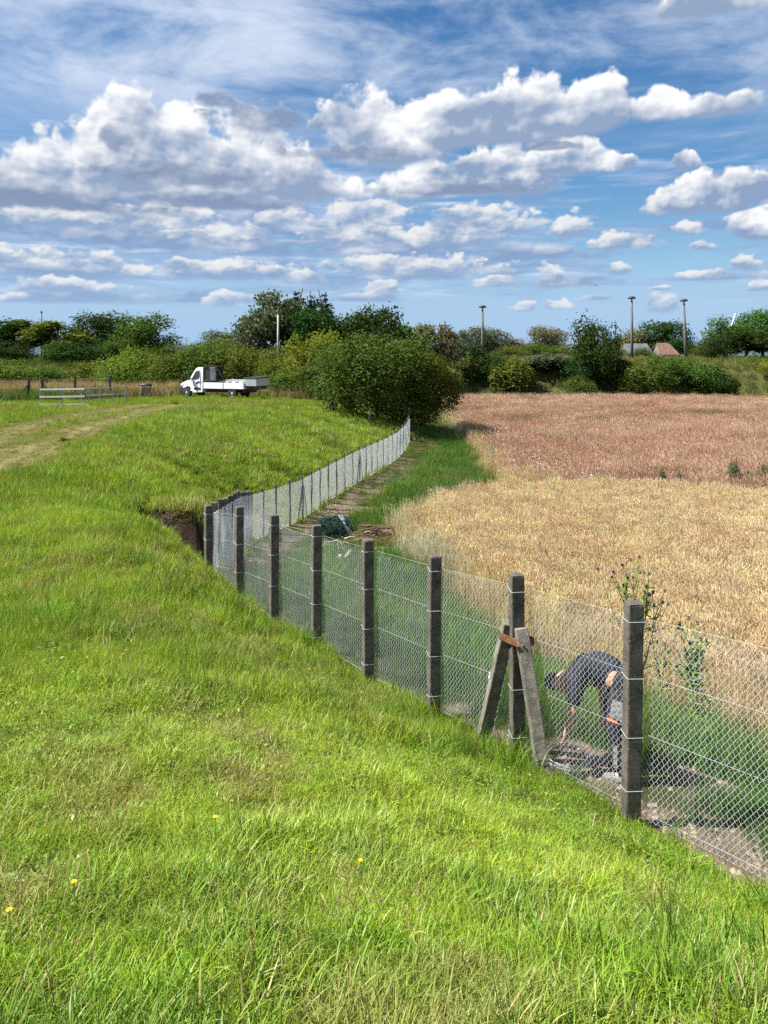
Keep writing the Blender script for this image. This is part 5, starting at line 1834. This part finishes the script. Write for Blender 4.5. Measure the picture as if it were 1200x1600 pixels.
# ------------------------------------------------------------------ white flatbed truck on the bank
paint = plain('white_paint', (0.80, 0.81, 0.82), (0.76, 0.77, 0.78), 1.5, 0.28, spec=0.5, coat=0.3)
black_pl = plain('black_plastic', (0.028, 0.028, 0.030), (0.045, 0.045, 0.048), 6, 0.6)
rubber = plain('tyre_rubber', (0.020, 0.020, 0.020), (0.035, 0.033, 0.030), 9, 0.9)
alloy = plain('wheel_steel', (0.34, 0.34, 0.35), (0.44, 0.44, 0.45), 6, 0.45, 0.5)
alu = plain('aluminium', (0.40, 0.42, 0.44), (0.52, 0.54, 0.56), 5, 0.45, 0.5)
glass = plain('dark_glass', (0.020, 0.028, 0.034), (0.035, 0.045, 0.052), 2, 0.08, spec=0.8)
lens_w = plain('clear_lens', (0.62, 0.64, 0.66), (0.7, 0.72, 0.74), 5, 0.15, spec=0.7)
lens_r = plain('red_lens', (0.35, 0.02, 0.015), (0.45, 0.03, 0.02), 5, 0.2)
q = at(348, 630, 57.0)
tk = empty('flatbed_truck', (q[0], q[1], gz(q[0], q[1]) - 0.04), R(-19))
tag(tk, 'white flatbed truck with dark rack behind its cab, parked on the bank', 'truck')
ZS = 1.0
W2 = 0.98                                            # half width
# cab: side outline (x from front, z), nose to the left
X0 = -3.05
cab = [(0.00, 0.42), (0.00, 0.62), (0.03, 0.92), (0.16, 1.10), (0.72, 1.30), (0.86, 1.42), (1.24, 2.08), (1.36, 2.19), (1.56, 2.25), (1.92, 2.25), (1.94, 0.42), (1.10, 0.38), (1.02, 0.66), (0.86, 0.80), (0.62, 0.84), (0.40, 0.74), (0.28, 0.42)]
mb = MB().prism([(X0 + x, z) for x, z in cab], -W2, W2)
body = mb.build('cab', paint, tk, bevel=0.035)
# pull the roof and glasshouse inwards
for v in body.data.vertices:
    if v.co.z > 1.35:
        v.co.y *= 1 - 0.13 * (v.co.z - 1.35) / 0.9
    if v.co.x < X0 + 0.35:
        v.co.y *= 1 - 0.16 * (X0 + 0.35 - v.co.x) / 0.35
def tuck(z): return W2 * (1 - 0.13 * max(0, z - 1.35) / 0.9)
def side_panel(name, pts, mat, parent, sgn, off=0.012, th=0.02):
    k = len(pts)
    v = [(X0 + x, sgn * (tuck(z) + off), z) for x, z in pts] + [(X0 + x, sgn * (tuck(z) + off - th), z) for x, z in pts]
    return MB().put(v, [tuple(range(k)), tuple(range(2 * k - 1, k - 1, -1))] + [(i, (i + 1) % k, (i + 1) % k + k, i + k) for i in range(k)]).build(name, mat, parent)
for sgn in (-1, 1):
    d = side_panel('door', [(0.92, 0.52), (0.98, 0.90), (0.92, 1.30), (0.98, 1.44), (1.30, 2.06), (1.66, 2.12), (1.72, 1.3), (1.72, 0.52)], paint, tk, sgn, 0.008, 0.02)
    side_panel('window', [(1.00, 1.36), (1.32, 1.98), (1.62, 2.02), (1.66, 1.60), (1.58, 1.44)], glass, d, sgn, 0.014)
    side_panel('handle', [(1.50, 1.20), (1.50, 1.25), (1.68, 1.25), (1.68, 1.20)], black_pl, d, sgn, 0.03, 0.04)
    side_panel('trim', [(1.18, 0.70), (1.26, 0.60), (1.78, 0.60), (1.78, 0.76), (1.30, 0.78)], black_pl, d, sgn, 0.018)
    side_panel('emblem', [(1.12, 1.08), (1.16, 1.20), (1.20, 1.10)], black_pl, d, sgn, 0.014)
    side_panel('emblem', [(1.36, 1.10), (1.40, 1.17), (1.48, 1.19), (1.56, 1.16), (1.60, 1.11), (1.55, 1.09), (1.48, 1.06), (1.41, 1.07)], black_pl, d, sgn, 0.014)
    m_ = MB().bar((X0 + 0.98, sgn * (W2 + 0.0), 1.42), (X0 + 0.94, sgn * (W2 + 0.20), 1.46), 0.05)
    m_.box((X0 + 0.93, sgn * (W2 + 0.22), 1.50), (0.10, 0.20, 0.36)).build('mirror', black_pl, tk)
    MB().box((X0 + 0.15, sgn * 0.76, 0.98), (0.26, 0.30, 0.20), Euler((0, R(-30), 0)).to_matrix()).build('headlight', lens_w, tk, bevel=0.03)
    MB().box((X0 + 0.30, sgn * 0.965, 0.62), (0.5, 0.06, 0.30)).build('wing_trim', black_pl, tk, bevel=0.02)
MB().prism([(X0 - 0.07, 0.30), (X0 - 0.10, 0.62), (X0 - 0.02, 0.86), (X0 + 0.12, 0.86), (X0 + 0.22, 0.30)], -W2 + 0.03, W2 - 0.03).build('bumper', black_pl, tk, bevel=0.03)
v = [(X0 + x, y * (tuck(z) - 0.10), z) for x, z in ((0.80, 1.43), (1.235, 2.08)) for y in (-1, 1)]
MB().put([(a - 0.02, b, c + 0.02) for a, b, c in v] + [(a + 0.02, b, c) for a, b, c in v], [(0, 1, 3, 2), (6, 7, 5, 4), (0, 2, 6, 4), (1, 5, 7, 3), (0, 4, 5, 1), (2, 3, 7, 6)]).build('windscreen', glass, tk)
MB().box((X0 + 0.0, 0, 0.98), (0.06, 1.0, 0.12)).build('grille', black_pl, tk)
# chassis, bed, drop sides
MB().box((X0 + 3.7, 0, 0.52), (3.9, 0.9, 0.18)).build('chassis', black_pl, tk)
MB().box((X0 + 3.68, 0, 0.76), (3.44, 2.02, 0.09)).build('bed_floor', alu, tk)
B0, B1 = X0 + 1.98, X0 + 5.40
for sgn in (-1, 1):
    MB().box(((B0 + B1) / 2, sgn * 1.03, 0.93), (B1 - B0, 0.035, 0.44)).build('drop_side', paint, tk, bevel=0.008)
    for x in (B0 + 0.02, (B0 + B1) / 2, B1 - 0.02):
        MB().box((x, sgn * 1.056, 0.93), (0.05, 0.02, 0.46)).build('stanchion', alu, tk)
MB().box((B1 + 0.0, 0, 0.93), (0.035, 2.0, 0.44)).build('tail_board', paint, tk)
# dark rack behind the cab: frame with mesh infill
rk = empty('rack', (0, 0, 0)); rk.parent = tk
RX0, RX1 = X0 + 2.02, X0 + 2.50
mb = MB()
for x in (RX0, RX1):
    for y in (-0.93, 0.93):
        mb.box((x, y, 1.55), (0.07, 0.07, 1.5))
    mb.box((x, 0, 2.30), (0.07, 1.93, 0.07)); mb.box((x, 0, 1.2), (0.06, 1.93, 0.06))
for y in (-0.93, 0.93):
    mb.box(((RX0 + RX1) / 2, y, 2.30), (RX1 - RX0, 0.07, 0.07)); mb.box(((RX0 + RX1) / 2, y, 1.28), (RX1 - RX0, 0.06, 0.06))
mb.box(((RX0 + RX1) / 2, 0, 2.345), (RX1 - RX0 + 0.06, 1.95, 0.02))
mb.build('rack_frame', black_pl, rk)
MB().box(((RX0 + RX1) / 2, -0.90, 1.80), (RX1 - RX0 - 0.1, 0.02, 0.94)).build('rack_panel', dark_steel, rk)
MB().box(((RX0 + RX1) / 2, 0.90, 1.80), (RX1 - RX0 - 0.1, 0.02, 0.94)).build('rack_panel', dark_steel, rk)
MB().box(((RX0 + RX1) / 2 + 0.05, -0.915, 1.84), (0.26, 0.012, 0.62)).build('rack_window', glass, rk)
for x, sgn in ((X0 + 0.60, -1), (X0 + 0.60, 1), (X0 + 4.42, -1), (X0 + 4.42, 1)):
    wh = empty('wheel', (x, sgn * 0.90, 0.36)); wh.parent = tk
    MB().lathe([(0.22, -0.11), (0.33, -0.115), (0.365, -0.08), (0.365, 0.08), (0.33, 0.115), (0.22, 0.11)], (0, 0, 0), 24, 'y').build('tyre', rubber, wh, True)
    MB().lathe([(0.215, -0.09), (0.20, -0.118), (0.15, -0.07), (0.07, -0.125), (0.01, -0.125)], (0, 0, 0), 16, 'y').build('rim', alloy, wh)
MB().lathe([(0.22, -0.11), (0.33, -0.115), (0.365, -0.08), (0.365, 0.08), (0.33, 0.115), (0.22, 0.11)], (X0 + 5.15, 0.0, 0.60), 20, 'z').build('spare_wheel', rubber, tk, True)
for sgn in (-1, 1):
    MB().box((X0 + 4.42, sgn * 0.93, 0.70), (0.9, 0.18, 0.03)).build('mudguard', black_pl, tk)
    MB().box((X0 + 5.36, sgn * 0.82, 0.60), (0.05, 0.28, 0.12)).build('tail_light', lens_r, tk)
# grey tail lift at the back
MB().box((X0 + 5.90, 0, 1.20), (0.92, 1.9, 0.56)).build('tail_box', alu, tk, bevel=0.02)
MB().box((X0 + 5.90, 0, 1.52), (0.98, 1.96, 0.08)).build('tail_box_lid', black_pl, tk)
mb = MB().box((X0 + 5.85, 0, 0.84), (0.95, 1.7, 0.10))
for y in (-0.6, 0.6): mb.bar((X0 + 5.35, y, 0.55), (X0 + 6.3, y, 0.80), 0.09)
mb.bar((X0 + 6.28, -0.9, 0.72), (X0 + 6.28, 0.9, 0.72), 0.08)
mb.build('tail_frame', dark_steel, tk)
# load: long pale boxes on the bed
lb = empty('storage_box', (0, 0, 0), 0)
lb.location = (q[0], q[1], gz(q[0], q[1]) - 0.04); lb.rotation_euler = (0, 0, R(-19))
MB().box((X0 + 4.35, 0.35, 1.06), (1.9, 1.0, 0.46)).build('body', paint, lb, bevel=0.01)
MB().box((X0 + 4.35, 0.35, 1.31), (1.94, 1.04, 0.05)).build('lid', alu, lb)
for k in range(3):
    MB().box((X0 + 3.75 + 0.6 * k, -0.165, 1.16), (0.30, 0.04, 0.07)).build('latch', black_pl, lb)
tag(lb, 'long white storage box lying on the bed of the flatbed truck', 'box')
cb = empty('cable_drum', (0, 0, 0))
cb.location = lb.location; cb.rotation_euler = lb.rotation_euler
MB().lathe([(0.22, 0.8), (0.22, 0.84), (0.13, 0.85), (0.13, 1.2), (0.22, 1.21), (0.22, 1.25)], (X0 + 3.22, -0.3, 0.0), 14).build('drum', alu, cb)
MB().lathe([(0.135, 0.86), (0.18, 0.9), (0.18, 1.16), (0.135, 1.19)], (X0 + 3.22, -0.3, 0.0), 14).build('cable', net_mat, cb)
tag(cb, 'small grey drum on the truck bed just behind the dark rack', 'drum')
# ------------------------------------------------------------------ people
skin_m = plain('skin', (0.56, 0.29, 0.19), (0.62, 0.34, 0.23), 20, 0.6)
navy = plain('navy_shirt', (0.011, 0.013, 0.022), (0.019, 0.021, 0.032), 14, 0.9, bump=0.4)
trou = plain('dark_work_trousers', (0.014, 0.015, 0.022), (0.026, 0.028, 0.036), 12, 0.9, bump=0.4)
greyp = plain('grey_patch', (0.20, 0.20, 0.21), (0.28, 0.28, 0.29), 20, 0.9)
hair_m = plain('dark_hair', (0.016, 0.013, 0.011), (0.035, 0.028, 0.022), 40, 0.8)
shoe_m = plain('grey_shoe', (0.16, 0.155, 0.15), (0.25, 0.24, 0.23), 20, 0.8)
orange = plain('orange_band', (0.62, 0.13, 0.03), (0.66, 0.17, 0.04), 20, 0.7)


def skinned(name, verts, edges, radii, mat, parent, root=0, sub=2):
    """one continuous surface grown on a skeleton"""
    me = bpy.data.meshes.new(name)
    me.from_pydata([tuple(v) for v in verts], edges, [])
    o = bpy.data.objects.new(name, me)
    COL.objects.link(o)
    sk = o.modifiers.new('skin', 'SKIN')
    sk.use_smooth_shade = True
    for i, r in enumerate(radii):
        s_ = me.skin_vertices[0].data[i]
        s_.radius = (r, r) if np.isscalar(r) else r
        s_.use_root = (i == root)
    sb = o.modifiers.new('sub', 'SUBSURF'); sb.levels = sub; sb.render_levels = sub
    dg = bpy.context.evaluated_depsgraph_get()
    new = bpy.data.meshes.new_from_object(o.evaluated_get(dg))
    o.modifiers.clear()
    o.data = new
    new.name = name
    new.materials.clear(); new.materials.append(mat)
    new.shade_smooth()
    o.parent = parent
    return o


def chain(verts, edges, radii, start, pts):
    prev = start
    for p, r in pts:
        verts.append(p); radii.append(r)
        edges.append((prev, len(verts) - 1))
        prev = len(verts) - 1
    return prev


def bending_man(loc, rz, label):
    """stooping to the ground: +X is the way he faces, +Y his left"""
    rt = empty('person', loc, rz)
    hipL, hipR = (0.0, 0.10, 0.80), (0.0, -0.10, 0.80)
    kneeL, kneeR = (0.05, 0.17, 0.45), (0.17, -0.15, 0.44)
    ankL, ankR = (-0.05, 0.17, 0.09), (0.03, -0.17, 0.09)
    shL, shR = (0.385, 0.175, 0.83), (0.385, -0.175, 0.85)
    elL, elR = (0.40, 0.235, 0.56), (0.24, -0.24, 0.63)
    wrL, wrR = (0.475, 0.16, 0.335), (0.20, -0.10, 0.50)
    # body: trunk, head, legs, arms
    v, e, r = [(0.0, 0, 0.84)], [], [0.135]
    sp1 = chain(v, e, r, 0, [((0.14, 0, 0.925), 0.125), ((0.28, 0, 0.925), 0.14)])
    nk = chain(v, e, r, sp1, [((0.42, 0, 0.875), 0.115), ((0.485, 0, 0.825), 0.055)])
    hd = chain(v, e, r, nk, [((0.525, 0, 0.79), 0.060), ((0.585, 0, 0.735), 0.088), ((0.625, 0.0, 0.675), 0.080)])
    # nose, jaw and ears
    chain(v, e, r, hd - 1, [((0.535, 0, 0.665), 0.050), ((0.515, 0, 0.640), 0.018)])
    for s_ in (-1, 1):
        chain(v, e, r, hd - 1, [((0.568, 0.088 * s_, 0.725), 0.016), ((0.562, 0.104 * s_, 0.738), 0.014)])
    for hp, kn, an, sx in ((hipL, kneeL, ankL, 1), (hipR, kneeR, ankR, -1)):
        chain(v, e, r, 0, [(hp, 0.098), ((np.array(hp) * 0.5 + np.array(kn) * 0.5).tolist(), 0.078), (kn, 0.058), (((kn[0] + an[0]) / 2 - 0.02, (kn[1] + an[1]) / 2, (kn[2] + an[2]) / 2 + 0.03), 0.056), (an, 0.040), ((an[0] + 0.12, an[1], 0.045), 0.036), ((an[0] + 0.18, an[1], 0.04), 0.028)])
    for sh, el, wr in ((shL, elL, wrL), (shR, elR, wrR)):
        a = chain(v, e, r, 3, [(sh, 0.066), (((sh[0] + el[0]) / 2, (sh[1] + el[1]) / 2, (sh[2] + el[2]) / 2), 0.050), (el, 0.041), (((el[0] + wr[0]) / 2, (el[1] + wr[1]) / 2, (el[2] + wr[2]) / 2), 0.037), (wr, 0.026)])
        w = np.array(wr); d = unit(w - np.array(el)); sd = unit(np.cross(d, [0, 1.0, 0.2])); ou = np.cross(sd, d)
        pm = chain(v, e, r, a, [((w + d * 0.05).tolist(), 0.030)])
        for k, (o_, L) in enumerate(((-0.030, 0.062), (-0.010, 0.074), (0.010, 0.070), (0.029, 0.054))):
            b = w + d * 0.075 + ou * o_
            c = b + d * L * 0.5 + sd * 0.010; f = c + d * L * 0.36 + sd * 0.030
            chain(v, e, r, pm, [(b.tolist(), 0.0095), (c.tolist(), 0.0085), (f.tolist(), 0.007)])
        tb = w + d * 0.035 - ou * 0.035
        chain(v, e, r, pm - 0, [(tb.tolist(), 0.011), ((tb + d * 0.035 - ou * 0.012 + sd * 0.01).tolist(), 0.009)])
    skinned('body', v, e, r, skin_m, rt)
    # shirt over trunk and upper arms
    v, e, r = [(0.02, 0, 0.875)], [], [(0.165, 0.140)]
    chain(v, e, r, 0, [((0.15, 0, 0.935), 0.155), ((0.29, 0, 0.925), 0.165), ((0.42, 0, 0.872), 0.138), ((0.470, 0, 0.838), 0.085)])
    for sh, el in ((shL, elL), (shR, elR)):
        m_ = lambda t_: tuple(sh[i] * (1 - t_) + el[i] * t_ for i in range(3))
        chain(v, e, r, 3, [(m_(0.02), 0.088), (m_(0.45), 0.074), (m_(0.80), 0.066)])
    skinned('shirt', v, e, r, navy, rt)
    # trousers
    v, e, r = [(-0.01, 0, 0.845)], [], [0.160]
    chain(v, e, r, 0, [((0.07, 0, 0.885), 0.150)])
    for hp, kn, an in ((hipL, kneeL, ankL), (hipR, kneeR, ankR)):
        md = tuple((hp[i] + kn[i]) / 2 for i in range(3))
        chain(v, e, r, 0, [(hp, 0.118), (md, 0.100), (kn, 0.083), (((kn[0] + an[0]) / 2 - 0.015, (kn[1] + an[1]) / 2, (kn[2] + an[2]) / 2 + 0.02), 0.076), ((an[0], an[1], an[2] + 0.03), 0.070), ((an[0], an[1], an[2] - 0.01), 0.068)])
    skinned('trousers', v, e, r, trou, rt)
    # pale pocket patch and label on the near thigh
    MB().box((0.0, 0.214, 0.665), (0.13, 0.012, 0.16), Euler((R(6), R(-10), 0)).to_matrix()).build('pocket', greyp, rt, bevel=0.005)
    MB().box((0.05, 0.226, 0.575), (0.09, 0.012, 0.030), Euler((R(6), R(-10), 0)).to_matrix()).build('badge', orange, rt, bevel=0.004)
    MB().box((0.02, 0.238, 0.27), (0.035, 0.012, 0.20)).build('seam_stripe', greyp, rt, bevel=0.004)
    for an in (ankL, ankR):
        v, e, r = [(an[0] - 0.05, an[1], 0.055)], [], [0.050]
        chain(v, e, r, 0, [((an[0] + 0.04, an[1], 0.055), 0.052), ((an[0] + 0.13, an[1], 0.042), 0.046), ((an[0] + 0.20, an[1], 0.036), 0.034)])
        skinned('shoe', v, e, r, shoe_m, rt)
    # short dark hair over the crown
    v, e, r = [(0.575, 0, 0.775)], [], [0.078]
    chain(v, e, r, 0, [((0.630, 0, 0.735), 0.086), ((0.665, 0, 0.685), 0.076), ((0.672, 0, 0.650), 0.045)])
    skinned('hair', v, e, r, hair_m, rt)
    for s_ in (-1, 1):
        MB().lathe([(0.010, 0), (0.006, 0.008), (0.001, 0.01)], (0, 0, 0), 8).build('eye', hair_m, rt, loc=(0.548, 0.032 * s_, 0.648))
    return tag(rt, label, 'person')


mp = near_tops[NEAR0, :2] + (near_tops[NEAR0 + 1, :2] - near_tops[NEAR0, :2]) * 0.50 + nrm * 0.62
man = bending_man((mp[0], mp[1], gz(*mp) + 0.0), R(152), 'man in dark shirt and trousers stooping behind the fence, one hand reaching to the ground')
wp = at(518, 640, 52.6)
man.scale = (0.88, 0.88, 0.88)
far_man = copy_tree(man)
far_man.location = (wp[0], wp[1], gz(wp[0], wp[1]) - 0.12)
far_man.rotation_euler = (0, 0, R(-60))
far_man['label'] = 'small distant person in dark clothes bending at the bank edge by the big thicket'

# coil of wire at his hand, dark bag and small tool behind the fence
cw = np.array(man.location) + np.array([math.cos(R(152)) * 0.42 - math.sin(R(152)) * 0.09, math.sin(R(152)) * 0.46 + math.cos(R(152)) * 0.10, 0])
r_ = empty('wire_coil', (cw[0], cw[1], gz(cw[0], cw[1]) + 0.04))
mb = MB()
for k in range(6):
    ra = 0.17 + 0.012 * gr.uniform(-1, 1)
    mb.tube([(ra * math.cos(j / 24 * 6.283 + k), ra * math.sin(j / 24 * 6.283 + k), 0.006 * k + gr.uniform(-0.004, 0.004)) for j in range(25)], 0.004, 4, cap=False)
mb.build('coil', line_mat, r_)
mb = MB()
for k in range(4): mb.tube([(0.185 * math.cos(k * 1.57), 0.185 * math.sin(k * 1.57), 0.0), (0.2 * math.cos(k * 1.57), 0.2 * math.sin(k * 1.57), 0.045), (0.215 * math.cos(k * 1.57), 0.215 * math.sin(k * 1.57), 0.0)], 0.003, 4)
mb.build('binding', wire_mat, r_)
tag(r_, 'shiny coil of fence wire on the ground under the stooping man', 'wire coil')
bp_ = at(1026, 1166, 7.4)
r_ = empty('tool_bag', (bp_[0], bp_[1], gz(bp_[0], bp_[1])), 0.5)
MB().box((0, 0, 0.10), (0.36, 0.2, 0.20), taper=0.8).build('body', trou, r_, bevel=0.03)
MB().tube([(-0.10, 0, 0.19), (-0.06, 0, 0.28), (0.06, 0, 0.28), (0.10, 0, 0.19)], 0.012, 5).build('handle', black_pl, r_)
tag(r_, 'dark tool bag lying in the grass behind the fence right of the big post', 'bag')
tp = at(762, 1062, 9.0)
r_ = empty('pliers', (tp[0], tp[1], gz(tp[0], tp[1]) + 0.30))
mb = MB()
for s_ in (-1, 1): mb.tube([(0.0, 0, 0), (0.02 * s_, 0, -0.06), (0.03 * s_, 0, -0.14)], 0.008, 5)
mb.build('handles', black_pl, r_)
MB().box((0, 0, 0.025), (0.035, 0.014, 0.06), taper=0.5).build('jaws', zinc, r_)
# hung by its handles on the mesh
s_i = NEAR0 + 1
hp_ = tops[s_i, :2] * 0.62 + tops[s_i + 1, :2] * 0.38 + nrm * 0.085
r_.location = (hp_[0], hp_[1], gz(*hp_) + 0.52); r_.rotation_euler = (0, 0, R(-55))
tag(r_, 'small pair of pliers hanging on the mesh left of the raking struts', 'pliers')
